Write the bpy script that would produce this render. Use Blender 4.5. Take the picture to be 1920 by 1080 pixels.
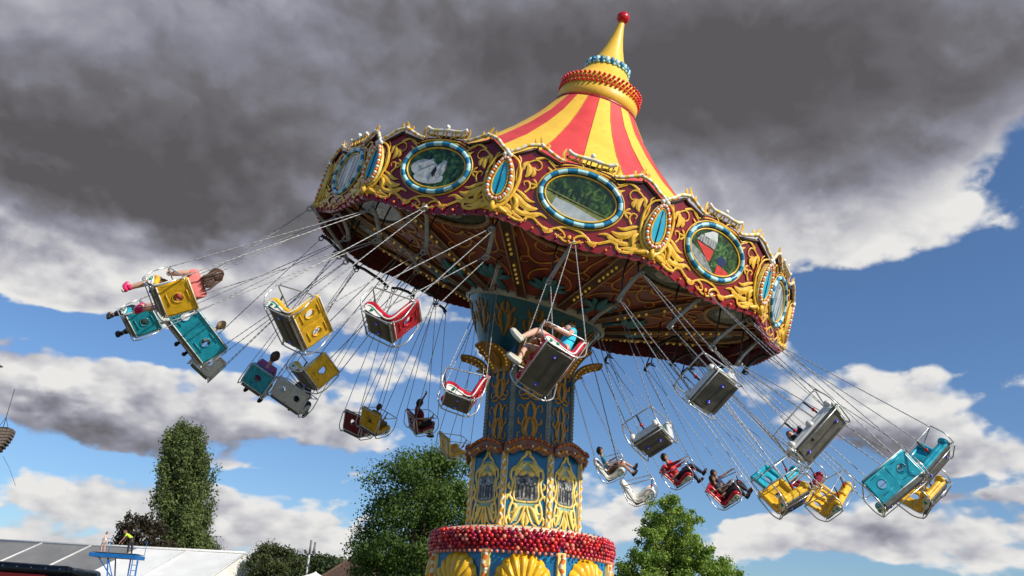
import bpy, math, random
from mathutils import Vector, Matrix
from math import sin, cos, pi, radians as rad
random.seed(7)
scene = bpy.context.scene
for o in list(bpy.data.objects): bpy.data.objects.remove(o)
col = scene.collection

# ------------------------------------------------------------------ camera
FPX = 1547.0
PITCH, ROLL, YAW = rad(22.499), rad(3.757), rad(-1.759)
CAM = Vector((0.0, -18.0, 1.6))
Fw = Vector((sin(YAW)*cos(PITCH), cos(YAW)*cos(PITCH), sin(PITCH)))
R0 = Vector((cos(YAW), -sin(YAW), 0)); U0 = R0.cross(Fw)
Rt = R0*cos(ROLL) + U0*sin(ROLL); Up = U0*cos(ROLL) - R0*sin(ROLL)
cd = bpy.data.cameras.new('camera'); cam = bpy.data.objects.new('camera', cd); col.objects.link(cam)
cam.matrix_world = Matrix(((Rt.x, Up.x, -Fw.x, CAM.x), (Rt.y, Up.y, -Fw.y, CAM.y), (Rt.z, Up.z, -Fw.z, CAM.z), (0, 0, 0, 1)))
cd.sensor_width = 36.0; cd.lens = FPX/1920*36; cd.clip_end = 5000; cd.clip_start = 0.1
scene.camera = cam

def ray(px, py):
    return (Fw + (px-960)/FPX*Rt - (py-540)/FPX*Up).normalized()
def at_y(px, py, y):          # point on the sight line at world y
    d = ray(px, py); return CAM + d*((y-CAM.y)/d.y)
def at_z(px, py, z):
    d = ray(px, py); return CAM + d*((z-CAM.z)/d.z)

# ------------------------------------------------------------------ sun, sky, exposure
SUN_AZ, SUN_EL = -36.0, 34.0            # azimuth measured from +x towards +y
sd = Vector((cos(rad(SUN_AZ))*cos(rad(SUN_EL)), sin(rad(SUN_AZ))*cos(rad(SUN_EL)), sin(rad(SUN_EL))))
sl = bpy.data.lights.new('sun', 'SUN'); sl.energy = 5.0; sl.angle = rad(0.5); sl.color = (1.0, 0.93, 0.82)
so = bpy.data.objects.new('sun', sl); col.objects.link(so)
so.rotation_euler = (-sd).to_track_quat('-Z', 'Y').to_euler()
scene.view_settings.view_transform = 'Standard'; scene.view_settings.look = 'None'
scene.view_settings.exposure = 0.0; scene.view_settings.gamma = 1.0
scene.render.engine = 'CYCLES'
scene.cycles.max_bounces = 4; scene.cycles.diffuse_bounces = 2; scene.cycles.glossy_bounces = 2; scene.cycles.transmission_bounces = 2; scene.cycles.transparent_max_bounces = 2

world = bpy.data.worlds.new("World"); scene.world = world; world.use_nodes = True
wn = world.node_tree; wn.nodes.clear()
world.cycles.sampling_method = 'MANUAL'; world.cycles.sample_map_resolution = 256

def N(t, kind, **kw):
    n = t.nodes.new(kind)
    for k, v in kw.items(): setattr(n, k, v)
    return n
def setin(t, n, i, v):
    if hasattr(v, 'is_linked') or isinstance(v, bpy.types.NodeSocket): t.links.new(v, n.inputs[i])
    else: n.inputs[i].default_value = v
def M(t, op, a, b=None, c=None, clamp=False):
    n = N(t, 'ShaderNodeMath', operation=op); n.use_clamp = clamp
    setin(t, n, 0, a)
    if b is not None: setin(t, n, 1, b)
    if c is not None: setin(t, n, 2, c)
    return n.outputs[0]
def VM(t, op, a, b=None):
    n = N(t, 'ShaderNodeVectorMath', operation=op); setin(t, n, 0, a)
    if b is not None: setin(t, n, 1, b)
    return n.outputs['Value'] if op == 'LENGTH' else n.outputs['Vector']
def SS(t, v, a, b, lo=0.0, hi=1.0):
    n = N(t, 'ShaderNodeMapRange', interpolation_type='SMOOTHSTEP'); setin(t, n, 0, v)
    n.inputs[1].default_value = a; n.inputs[2].default_value = b; n.inputs[3].default_value = lo; n.inputs[4].default_value = hi
    return n.outputs[0]
def azel(px, py):
    d = ray(px, py); return math.atan2(d.x, d.y), math.asin(d.z)
# cloud banks: directions (given as azimuth/elevation) with angular size and weight
COVER = [(250, 220, 1100, 460, 2.1), (1150, 30, 1300, 400, 2.0), (1850, 60, 800, 330, 1.6), (1450, 390, 380, 210, 1.1), (1780, 390, 280, 130, .8),
         (400, 500, 480, 130, 1.0), (60, 510, 300, 110, .9), (330, 770, 560, 150, 1.2), (120, 740, 260, 90, .4), (1600, 730, 320, 150, 1.05), (1530, 860, 330, 90, .55), (1700, 790, 200, 60, .4),
         (150, 945, 460, 75, .85), (500, 975, 420, 80, .85), (250, 1030, 700, 34, .6), (620, 900, 150, 50, .6), (1750, 985, 460, 75, .85), (1120, 950, 180, 100, .7), (1480, 995, 340, 60, .8), (1850, 850, 200, 60, .6),
         (700, 830, 180, 90, .8), (760, 690, 180, 70, .5), (1680, 1045, 500, 30, .5), (1860, 920, 200, 40, .6), (1840, 640, 160, 30, .9), (1520, 640, 90, 30, .8), (120, 625, 90, 14, .8), (300, 1050, 700, 40, .4),
         (1760, 580, 330, 110, -1.7), (1540, 600, 120, 90, -1.0), (200, 628, 520, 44, -1.9), (140, 462, 60, 18, -.9), (330, 886, 520, 24, -1.2), (1230, 780, 150, 130, -1.4), (700, 620, 110, 60, -.6),
         (1740, 905, 240, 22, -.8), (720, 900, 120, 60, -.7), (560, 1060, 300, 30, -.2), (1350, 940, 110, 30, -.6), (1700, 670, 300, 30, -.3)]
DARK = [(230, 270, 760, 260, .68), (900, 120, 900, 300, .58), (1500, 120, 700, 300, .56), (1900, 180, 300, 180, .3), (330, 840, 440, 90, .45), (1640, 850, 340, 80, .3), (1560, 330, 260, 130, .2),
        (640, 880, 160, 60, .4), (1750, 1010, 340, 50, .22), (250, 370, 500, 110, .3), (1420, 830, 140, 120, .4), (60, 985, 300, 30, .15), (500, 1015, 300, 40, .15),
        (60, 40, 360, 110, -.06), (520, 40, 260, 90, -.04), (1560, 450, 330, 100, -.12), (480, 510, 420, 70, -.2), (1350, 520, 200, 90, .1)]
def blobs(t, vec, L, start):
    acc = start
    for (px, py, rx, ry, w) in L:
        a, e = azel(px, py); k = 1/FPX
        sc = (ray(px, py).dot(Fw))
        v = VM(t, 'SUBTRACT', vec, (a, e, 0)); v = VM(t, 'MULTIPLY', v, (math.cos(e)/(rx*k*sc), 1/(ry*k*sc), 0))
        s = SS(t, VM(t, 'LENGTH', v), 0.0, 1.15, w, 0.0)
        acc = M(t, 'ADD', s, acc)
    return acc
def field(t, d, full=True):               # cloud amount for a direction d
    sep = N(t, 'ShaderNodeSeparateXYZ'); t.links.new(d, sep.inputs[0])
    x, y, z = sep.outputs
    az = M(t, 'ARCTAN2', x, y); el = M(t, 'ARCSINE', z)
    cb = N(t, 'ShaderNodeCombineXYZ'); t.links.new(az, cb.inputs[0]); t.links.new(el, cb.inputs[1])
    pc = N(t, 'ShaderNodeCombineXYZ'); t.links.new(M(t, 'MULTIPLY', az, 1.0), pc.inputs[0]); t.links.new(M(t, 'MULTIPLY', M(t, 'POWER', M(t, 'MAXIMUM', el, 0.0), .82), 1.5), pc.inputs[1])
    n1 = N(t, 'ShaderNodeTexNoise'); n1.inputs['Scale'].default_value = 4.2; n1.inputs['Detail'].default_value = 6; n1.inputs['Roughness'].default_value = .58; n1.inputs['Distortion'].default_value = 0
    t.links.new(pc.outputs[0], n1.inputs['Vector'])
    # billows: inverted smooth cells break the edges into rounded puffs
    vo = N(t, 'ShaderNodeTexVoronoi', feature='SMOOTH_F1'); vo.inputs['Scale'].default_value = 10; vo.inputs['Detail'].default_value = 2.0; vo.inputs['Roughness'].default_value = .5
    wv = N(t, 'ShaderNodeMixRGB', blend_type='LINEAR_LIGHT'); wv.inputs[0].default_value = .12
    t.links.new(pc.outputs[0], wv.inputs[1]); t.links.new(n1.outputs['Color'], wv.inputs[2]); t.links.new(wv.outputs[0], vo.inputs['Vector'])
    nz = M(t, 'MULTIPLY', M(t, 'SUBTRACT', n1.outputs['Fac'], .5), 2.9)
    nz = M(t, 'ADD', nz, M(t, 'MULTIPLY', M(t, 'SUBTRACT', .42, vo.outputs['Distance']), 1.5))
    lowf = SS(t, el, .22, .62, 1.0, .10)
    n2 = N(t, 'ShaderNodeTexNoise'); n2.inputs['Scale'].default_value = 12; n2.inputs['Detail'].default_value = 3; n2.inputs['Roughness'].default_value = .55; t.links.new(pc.outputs[0], n2.inputs['Vector'])
    nz = M(t, 'ADD', nz, M(t, 'MULTIPLY', M(t, 'MULTIPLY', M(t, 'SUBTRACT', n2.outputs['Fac'], .5), 2.6), lowf))
    if not full: return None, nz, None, lowf
    nb = M(t, 'ADD', nz, M(t, 'ADD', M(t, 'MULTIPLY', M(t, 'MINIMUM', y, 0.0), 2.2), .12))     # unseen sky behind the viewer, cleared of cloud to lower ambient light
    return blobs(t, cb.outputs[0], COVER, nb), nz, cb.outputs[0], n1.outputs['Fac']
tc = N(wn, 'ShaderNodeTexCoord'); D0 = VM(wn, 'NORMALIZE', tc.outputs['Generated'])
f0, nz0, ae, nf = field(wn, D0)
D1 = VM(wn, 'NORMALIZE', VM(wn, 'ADD', D0, (.008, -.004, .022)))
_, nz1, _, lowf = field(wn, D1, False)
mask = SS(wn, f0, -.04, .40)
relief = M(wn, 'SUBTRACT', nz0, nz1)                     # > 0 where the cloud thins out upwards: sunlit tops
dk = blobs(wn, ae, DARK, M(wn, 'ADD', M(wn, 'MULTIPLY', M(wn, 'SUBTRACT', nf, .5), .5), .13))
dk = M(wn, 'SUBTRACT', dk, M(wn, 'MULTIPLY', relief, M(wn, 'MULTIPLY_ADD', lowf, .30, .16)))
thick = SS(wn, f0, .1, 1.1, -.10, .12)
fn = N(wn, 'ShaderNodeTexNoise'); fn.inputs['Scale'].default_value = 13; fn.inputs['Detail'].default_value = 4; wn.links.new(D0, fn.inputs['Vector'])
dk = M(wn, 'ADD', dk, M(wn, 'ADD', thick, M(wn, 'MULTIPLY', M(wn, 'SUBTRACT', fn.outputs['Fac'], .5), .14)))
cr = N(wn, 'ShaderNodeValToRGB'); wn.links.new(dk, cr.inputs[0])
K = 10.0
E_ = cr.color_ramp.elements
E_[0].position = 0.0; E_[0].color = (.82, .81, .79, 1); E_[1].position = 1.0; E_[1].color = (.105, .100, .108, 1)
e = E_.new(.20); e.color = (.62, .62, .64, 1); e = E_.new(.40); e.color = (.39, .39, .45, 1); e = E_.new(.62); e.color = (.235, .235, .285, 1); e = E_.new(.80); e.color = (.155, .15, .162, 1)
ck = VM(wn, 'MULTIPLY', cr.outputs[0], (K, K, K))
sky = N(wn, 'ShaderNodeTexSky', sky_type='NISHITA'); sky.sun_disc = False; sky.sun_elevation = rad(SUN_EL); sky.sun_rotation = rad(90-SUN_AZ)
sky.air_density = 1.0; sky.dust_density = 0.6; sky.ozone_density = 2.2
skc = VM(wn, 'MULTIPLY', sky.outputs[0], (.78, .98, 1.22))
mx = N(wn, 'ShaderNodeMixRGB'); wn.links.new(mask, mx.inputs[0]); wn.links.new(skc, mx.inputs[1]); wn.links.new(ck, mx.inputs[2])
bg = N(wn, 'ShaderNodeBackground'); bg.inputs[1].default_value = 0.1; wn.links.new(mx.outputs[0], bg.inputs[0])
wo = N(wn, 'ShaderNodeOutputWorld'); wn.links.new(bg.outputs[0], wo.inputs[0])

# ------------------------------------------------------------------ materials
MATS = {}
def mat(name, c, rough=.45, metal=0.0, var=.12, scale=6.0, c2=None, emit=0.0, bump=0.0, spec=.5, trans=0.0, dirt=0.0):
    if name in MATS: return MATS[name]
    m = bpy.data.materials.new(name); m.use_nodes = True; t = m.node_tree
    b = t.nodes['Principled BSDF']
    tc = N(t, 'ShaderNodeTexCoord'); nz = N(t, 'ShaderNodeTexNoise'); nz.inputs['Scale'].default_value = scale; nz.inputs['Detail'].default_value = 6
    t.links.new(tc.outputs['Object'], nz.inputs['Vector'])
    r = N(t, 'ShaderNodeValToRGB'); t.links.new(nz.outputs['Fac'], r.inputs[0])
    lo = tuple(x*(1-var) for x in c); hi = c2 if c2 else tuple(min(1, x*(1+var)) for x in c)
    r.color_ramp.elements[0].position = .32; r.color_ramp.elements[0].color = (*lo, 1); r.color_ramp.elements[1].position = .68; r.color_ramp.elements[1].color = (*hi, 1)
    out = r.outputs[0]
    if dirt:
        n2 = N(t, 'ShaderNodeTexNoise'); n2.inputs['Scale'].default_value = scale*3.1; n2.inputs['Detail'].default_value = 8; n2.inputs['Roughness'].default_value = .7
        t.links.new(tc.outputs['Object'], n2.inputs['Vector'])
        s = SS(t, n2.outputs['Fac'], .52, .72, 0, dirt)
        mm = N(t, 'ShaderNodeMixRGB'); t.links.new(s, mm.inputs[0]); t.links.new(out, mm.inputs[1]); mm.inputs[2].default_value = (.06, .05, .04, 1); out = mm.outputs[0]
    t.links.new(out, b.inputs['Base Color'])
    t.links.new(SS(t, nz.outputs['Fac'], .3, .7, max(0.03, rough-.1), min(1, rough+.12)), b.inputs['Roughness'])
    b.inputs['Metallic'].default_value = metal; b.inputs['Specular IOR Level'].default_value = spec
    if emit: b.inputs['Emission Color'].default_value = (*c, 1); b.inputs['Emission Strength'].default_value = emit
    if bump:
        bp = N(t, 'ShaderNodeBump'); bp.inputs['Strength'].default_value = bump; bp.inputs['Distance'].default_value = .02
        n3 = N(t, 'ShaderNodeTexNoise'); n3.inputs['Scale'].default_value = scale*4; n3.inputs['Detail'].default_value = 5; t.links.new(tc.outputs['Object'], n3.inputs['Vector'])
        t.links.new(n3.outputs['Fac'], bp.inputs['Height']); t.links.new(bp.outputs[0], b.inputs['Normal'])
    MATS[name] = m; return m
def leafmat(name, c, c2, tr=.35, scale=.6):
    m = bpy.data.materials.new(name); m.use_nodes = True; t = m.node_tree; b = t.nodes['Principled BSDF']
    tc = N(t, 'ShaderNodeTexCoord'); nz = N(t, 'ShaderNodeTexNoise'); nz.inputs['Scale'].default_value = scale; nz.inputs['Detail'].default_value = 8; nz.inputs['Roughness'].default_value = .7
    t.links.new(tc.outputs['Object'], nz.inputs['Vector'])
    r = N(t, 'ShaderNodeValToRGB'); t.links.new(nz.outputs['Fac'], r.inputs[0])
    r.color_ramp.elements[0].position = .38; r.color_ramp.elements[0].color = (*c, 1); r.color_ramp.elements[1].position = .62; r.color_ramp.elements[1].color = (*c2, 1)
    t.links.new(r.outputs[0], b.inputs['Base Color']); b.inputs['Roughness'].default_value = .55; b.inputs['Specular IOR Level'].default_value = .3
    tl = N(t, 'ShaderNodeBsdfTranslucent'); t.links.new(r.outputs[0], tl.inputs[0])
    ms = N(t, 'ShaderNodeMixShader'); ms.inputs[0].default_value = tr
    t.links.new(b.outputs[0], ms.inputs[1]); t.links.new(tl.outputs[0], ms.inputs[2]); t.links.new(ms.outputs[0], t.nodes['Material Output'].inputs[0])
    return m

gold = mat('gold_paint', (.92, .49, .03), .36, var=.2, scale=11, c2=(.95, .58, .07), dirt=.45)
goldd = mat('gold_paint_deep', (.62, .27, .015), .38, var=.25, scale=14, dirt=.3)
goldp = mat('gold_pale', (.86, .64, .17), .38, var=.2, scale=9, dirt=.4)
maroon = mat('maroon_panel', (.25, .008, .016), .16, var=.22, scale=1.2, dirt=.25)
maroond = mat('maroon_back', (.15, .012, .012), .6, var=.3, scale=3, dirt=.4)
ropeb = mat('rope_blue', (.01, .2, .38), .35, var=.2, scale=20)
ropel = mat('rope_pale_blue', (.45, .75, .78), .35, var=.15, scale=20)
white = mat('white_bulb', (.82, .80, .72), .3, var=.08, scale=20)
cream = mat('cream_paint', (.80, .68, .50), .4, var=.08, scale=5, dirt=.1)
orange = mat('orange_bulb', (.85, .2, .03), .3, var=.15, scale=20)
teal = mat('teal_paint', (.02, .42, .60), .3, var=.1, scale=5)
navy = mat('navy_line', (.01, .03, .10), .4)
brown = mat('shadow_edge_brown', (.05, .02, .008), .6)
redr = mat('roof_red', (.70, .06, .055), .48, var=.1, scale=1.5, dirt=.22)
yelr = mat('roof_yellow', (.88, .53, .055), .48, var=.07, scale=1.5, dirt=.22)
redg = mat('red_gloss', (.5, .01, .015), .2, var=.1, scale=10)
redb = mat('red_bulb', (.72, .03, .025), .22, var=.3, scale=30)
pinkb = mat('crimson_bulb', (.42, .012, .05), .22, var=.3, scale=30)
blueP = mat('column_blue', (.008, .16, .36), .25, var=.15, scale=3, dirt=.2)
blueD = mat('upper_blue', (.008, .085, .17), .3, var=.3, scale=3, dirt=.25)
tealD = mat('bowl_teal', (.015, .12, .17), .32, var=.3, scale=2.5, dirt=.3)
tealD2 = mat('leaf_teal', (.03, .17, .22), .5, var=.3, scale=6)
ceilm = mat('ceiling_brown', (.20, .038, .026), .42, var=.45, scale=2.2, dirt=.5)
ribm = mat('rib_tan', (.38, .22, .11), .5, var=.3, scale=5, dirt=.5)
goldc = mat('ceiling_gold', (.60, .27, .04), .42, var=.3, scale=9, dirt=.2)
lamp = mat('lamp_yellow', (1.0, .62, .10), .3, emit=.12)
greyband = mat('grey_band', (.42, .42, .38), .5, var=.1, scale=5, dirt=.3)
steel = mat('galvanised_steel', (.38, .38, .37), .5, metal=.5, var=.2, scale=20)
dsteel = mat('dark_steel', (.045, .045, .05), .45, metal=.3, var=.3, scale=12)
chrome = mat('brushed_tube', (.62, .61, .58), .3, metal=.7, var=.15, scale=18)
under = mat('underside_grey', (.145, .135, .115), .55, var=.25, scale=6, dirt=.35)
seatc = {'red': mat('seat_red', (.55, .012, .03), .28, var=.22, scale=7, dirt=.4), 'yellow': mat('seat_yellow', (.85, .47, .02), .3, var=.22, scale=7, dirt=.4),
         'teal': mat('seat_teal', (.015, .36, .47), .28, var=.22, scale=7, dirt=.4), 'white': mat('seat_white', (.74, .73, .68), .35, var=.08, scale=7, dirt=.2),
         'maroon': mat('seat_maroon', (.2, .008, .02), .3, var=.15, scale=7, dirt=.15)}
wtrim = mat('white_trim', (.78, .76, .68), .4, var=.08, scale=9, dirt=.2)
bluel = mat('blue_light', (.05, .05, .55), .15, emit=.12); greenl = mat('green_light', (.01, .32, .14), .15)
black = mat('black_rubber', (.014, .014, .016), .5)

# ------------------------------------------------------------------ mesh builder
class MB:
    def __init__(s, xf=None): s.v = []; s.f = []; s.m = []; s.s = []; s.xf = xf
    def add(s, vs, fs, mi=0, sm=False):
        o = len(s.v)
        for p in vs:
            p = Vector(p); s.v.append(s.xf(p) if s.xf else p)
        for i, f in enumerate(fs):
            s.f.append(tuple(o+j for j in f)); s.m.append(mi[i] if isinstance(mi, list) else mi); s.s.append(sm)
    def box(s, c, d, mi=0, mt=None):
        hx, hy, hz = d[0]/2, d[1]/2, d[2]/2; c = Vector(c)
        vs = [Vector((x, y, z)) for x in (-hx, hx) for y in (-hy, hy) for z in (-hz, hz)]
        vs = [(mt @ v if mt else v)+c for v in vs]
        s.add(vs, [(0, 1, 3, 2), (4, 6, 7, 5), (0, 4, 5, 1), (2, 3, 7, 6), (0, 2, 6, 4), (1, 5, 7, 3)], mi)
    def tube(s, pts, r, n=6, mi=0, closed=False, fl=1.0, nrm=None, twist=None, sm=True):
        pts = [Vector(p) for p in pts]; k = len(pts)
        if k < 2: return
        rr = r if isinstance(r, (list, tuple)) else [r]*k
        t0 = (pts[1]-pts[0]).normalized()
        up = Vector(nrm) if nrm else (Vector((0, 0, 1)) if abs(t0.z) < .9 else Vector((1, 0, 0)))
        vs = []
        for i, p in enumerate(pts):
            a = pts[i-1] if (i or closed) else p; b = pts[(i+1) % k] if (i < k-1 or closed) else p
            t = (b-a).normalized() if (b-a).length > 1e-9 else t0
            sd_ = t.cross(up)
            if sd_.length < 1e-6: sd_ = t.orthogonal()
            sd_.normalize(); un = sd_.cross(t).normalized()
            if not nrm: up = un
            ra = rr[i]
            f1, f2 = (fl, 1.0)
            if twist: f1, f2 = (twist, 1.0) if i % 2 else (1.0, twist)
            for j in range(n):
                an = 2*pi*j/n+pi/n
                vs.append(p + sd_*(cos(an)*ra*f2) + un*(sin(an)*ra*f1))
        fs = []; ms = []
        for i in range(k if closed else k-1):
            for j in range(n):
                a = i*n+j; b = i*n+(j+1) % n; c = ((i+1) % k)*n+(j+1) % n; d = ((i+1) % k)*n+j
                fs.append((a, b, c, d)); ms.append(mi(i) if callable(mi) else mi)
        if not closed:
            fs.append(tuple(range(n-1, -1, -1))); ms.append(mi(0) if callable(mi) else mi)
            fs.append(tuple((k-1)*n+j for j in range(n))); ms.append(mi(k-2) if callable(mi) else mi)
        s.add(vs, fs, ms, sm)
    def prism(s, poly, z0, z1, mi=0, ax=None):       # polygon in (a, b), extruded along c
        n = len(poly); f = ax or (lambda a, b, c: (a, b, c))
        vs = [f(a, b, z0) for a, b in poly]+[f(a, b, z1) for a, b in poly]
        fs = [tuple(range(n-1, -1, -1)), tuple(range(n, 2*n))]+[(i, (i+1) % n, n+(i+1) % n, n+i) for i in range(n)]
        s.add(vs, fs, mi)
    def lathe(s, prof, n=48, mi=0, a0=0, a1=2*pi, sm=True, c=(0, 0, 0), off=0.0):
        full = abs(a1-a0-2*pi) < 1e-6; k = n if full else n+1; vs = []
        for (r, z) in prof:
            for i in range(k):
                a = a0+(a1-a0)*i/n+off; vs.append((c[0]+r*cos(a), c[1]+r*sin(a), c[2]+z))
        fs = []; ms = []
        for j in range(len(prof)-1):
            for i in range(n):
                b = (i+1) % k; fs.append((j*k+i, j*k+b, (j+1)*k+b, (j+1)*k+i)); ms.append(mi(i, j) if callable(mi) else mi)
        s.add(vs, fs, ms, sm)
    def ball(s, c, r, mi=0, nu=8, nv=5, sc=(1, 1, 1), mt=None):
        c = Vector(c); vs = [Vector((0, 0, r*sc[2]))]
        for j in range(1, nv):
            th = pi*j/nv
            for i in range(nu):
                ph = 2*pi*i/nu; vs.append(Vector((r*sc[0]*sin(th)*cos(ph), r*sc[1]*sin(th)*sin(ph), r*sc[2]*cos(th))))
        vs.append(Vector((0, 0, -r*sc[2])))
        vs = [(mt @ v if mt else v)+c for v in vs]; L = len(vs)-1
        fs = [(0, 1+i, 1+(i+1) % nu) for i in range(nu)]
        for j in range(nv-2):
            for i in range(nu):
                a = 1+j*nu+i; b = 1+j*nu+(i+1) % nu; fs.append((a, a+nu, b+nu, b))
        fs += [(L, 1+(nv-2)*nu+(i+1) % nu, 1+(nv-2)*nu+i) for i in range(nu)]
        s.add(vs, fs, mi, True)
    def mesh(s, name, mats):
        me = bpy.data.meshes.new(name); me.from_pydata([tuple(v) for v in s.v], [], s.f)
        for m in mats: me.materials.append(m)
        me.polygons.foreach_set('material_index', s.m); me.polygons.foreach_set('use_smooth', s.s); me.update(); return me
    def build(s, name, mats, parent=None, mw=None):
        if not isinstance(mats, (list, tuple)): mats = [mats]
        return link(name, s.mesh(name, mats), parent, mw)
def link(name, me, parent=None, mw=None):
    o = bpy.data.objects.new(name, me); col.objects.link(o)
    if parent: o.parent = parent
    if mw is not None: o.matrix_local = mw
    return o
def tag(o, label=None, cat=None, group=None, kind=None):
    if label: o['label'] = label
    if cat: o['category'] = cat
    if group: o['group'] = group
    if kind: o['kind'] = kind
    return o
def thing(name, label, cat, mw=None, group=None):
    o = bpy.data.objects.new(name, None); col.objects.link(o); o.empty_display_size = .2
    if mw is not None: o.matrix_world = mw
    return tag(o, label, cat, group)
def spline(pts, n=6):
    P = [Vector(p) for p in pts]; out = []
    for i in range(len(P)-1):
        a = P[max(i-1, 0)]; b = P[i]; c = P[i+1]; d = P[min(i+2, len(P)-1)]
        for k in range(n):
            t = k/n; out.append(.5*((2*b)+(c-a)*t+(2*a-5*b+4*c-d)*t*t+(3*b-a-3*c+d)*t*t*t))
    out.append(P[-1]); return out
def taper(n, w0, w1, p=1.0): return [w0+(w1-w0)*(i/(n-1))**p for i in range(n)]
def leafr(n, w): return [max(.004, w*sin(pi*(.04+.92*i/(n-1)))) for i in range(n)]
def spiral(cx, cy, r0, r1, a0, turns, n=16):
    return [(cx+(r0+(r1-r0)*i/n)*cos(a0+turns*2*pi*i/n), cy+(r0+(r1-r0)*i/n)*sin(a0+turns*2*pi*i/n)) for i in range(n+1)]
# ------------------------------------------------------------------ ground
g = MB(); NG = 40
for_v = []
g.lathe([(0.01, 0), (30, 0), (120, 0), (400, -.5), (1500, -3)], 48, 0)
grass = mat('dry_grass', (.085, .085, .035), .9, var=.4, scale=.35, c2=(.17, .145, .07), bump=.3)
tag(g.build('ground', grass), kind='structure')

# ------------------------------------------------------------------ carousel
CN = Vector((0.22960789, -0.17890281, 0.95669954)).normalized()
CX = (Vector((1, 0, 0))-CN.x*CN).normalized(); CY = CN.cross(CX)
CC = Vector((0, 0, 8.316)); PH = 0.337
MC = Matrix(((CX.x, CY.x, CN.x, CC.x), (CX.y, CY.y, CN.y, CC.y), (CX.z, CY.z, CN.z, CC.z), (0, 0, 0, 1)))
def sect(k): return MC @ Matrix.Rotation(PH+k*pi/6, 4, 'Z')     # k may be fractional; 0 = separator nearest the camera
APO = 5.46*cos(pi/12); HW = 5.46*sin(pi/12); ZB = .754
carousel = thing('swing_carousel', 'ornate chair swing ride, tilted maroon canopy and striped roof on a blue column', 'fairground ride')

# --- roof
r = MB()
prof = [(5.15, 1.62), (4.4, 1.98), (3.85, 2.38), (3.25, 2.86), (2.58, 3.42), (1.95, 4.05), (1.44, 4.65), (1.08, 5.2), (.96, 5.38)]
r.lathe(prof, 96, lambda i, j: 0 if (i//4) % 2 else 1, off=.05)
r.build('striped_roof', [redr, yelr], carousel, MC)
r = MB()
for i in range(24):
    a = 2*pi*i/24+.05; r.tube([(q*cos(a), q*sin(a), z+.004) for q, z in prof], .009, 4, 0)
r.build('roof_seams', [mat('seam_dull', (.5, .2, .03), .6, dirt=.3)], carousel, MC)
r = MB(); r.lathe([(.98, 5.22), (1.04, 5.26), (1.04, 5.32), (.96, 5.36)], 64, 0); r.build('roof_collar', [mat('collar_red', (.34, .012, .012), .35)], carousel, MC)
r = MB(); r.lathe([(.95, 5.34), (.99, 5.37), (.99, 5.62), (.95, 5.66), (.95, 5.72), (.98, 5.75), (.98, 5.88), (.9, 5.98), (.78, 6.08), (.66, 6.2), (.56, 6.36), (.5, 6.48)], 64, 0)
r.build('roof_drum', [yelr], carousel, MC)
r = MB()
for i in range(52):
    a = 2*pi*i/52
    for zz in (5.70, 5.80, 5.90): r.ball((1.0*cos(a+(.05 if zz == 5.8 else 0)), 1.0*sin(a+(.05 if zz == 5.8 else 0)), zz), .04, 0, 6, 4)
tag(r.build('drum_bulb_band', [redb], carousel, MC), kind='stuff')
r = MB()
for i in range(26):
    a = 2*pi*i/26; r.ball((.52*cos(a), .52*sin(a), 6.53), .062, i % 2, 6, 4, (1, 1, 1.5)); r.ball((.54*cos(a+.12), .54*sin(a+.12), 6.45), .04, 1, 6, 4)
r.build('blue_bulb_ring', [ropeb, ropel], carousel, MC)
r = MB(); r.lathe([(.5, 6.5), (.42, 6.64), (.32, 6.86), (.23, 7.12), (.155, 7.4), (.1, 7.68), (.07, 7.9)], 40, 0); r.build('spire', [yelr], carousel, MC)
r = MB(); r.ball((0, 0, 7.995), .165, 0, 20, 14); r.build('finial_ball', [redg], carousel, MC)

# --- rounding boards (built facing -y at the apothem, then turned)
def bx(u, w, v): return Vector((u, -(APO+w), ZB+v))
def B(): return MB(lambda p: bx(p.x, p.y, p.z))       # board coords: x=u, y=outward, z=v
def P3(pts, w): return [(a, w, b) for a, b in pts]
def topv(u):
    u = abs(u)
    K_ = [(0, 1.22), (.42, 1.18), (.5, 1.13), (.92, 1.24), (1.0, 1.22), (1.2, 1.12), (1.32, 1.02), (1.42, .98)]
    for (a, b), (c, d) in zip(K_, K_[1:]):
        if u <= c: return b+(d-b)*(u-a)/(c-a)
    return .98
def botv(u):
    u = abs(u); return -.20-.06*cos(u/HW*pi)-.025*abs(sin(u*15))
n_ = 56; us = [-HW+2*HW*i/n_ for i in range(n_+1)]
b = B(); poly = [(u, topv(u)) for u in us]+[(u, botv(u)) for u in reversed(us)]
vs = [(a, 0, c) for a, c in poly]+[(a, -.05, c) for a, c in poly]; k = len(poly)
fs = []; ms = []
for i in range(n_):                                    # strips front and back
    j = 2*n_+1-i
    fs += [(i, i+1, j-1, j), (k+i, k+j, k+j-1, k+i+1)]; ms += [0, 1]
for i in range(k): fs.append((i, k+i, k+(i+1) % k, (i+1) % k)); ms.append(0)
b.add(vs, fs, ms)
board_me = b.mesh('rounding_board', [maroon, maroond])
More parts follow.
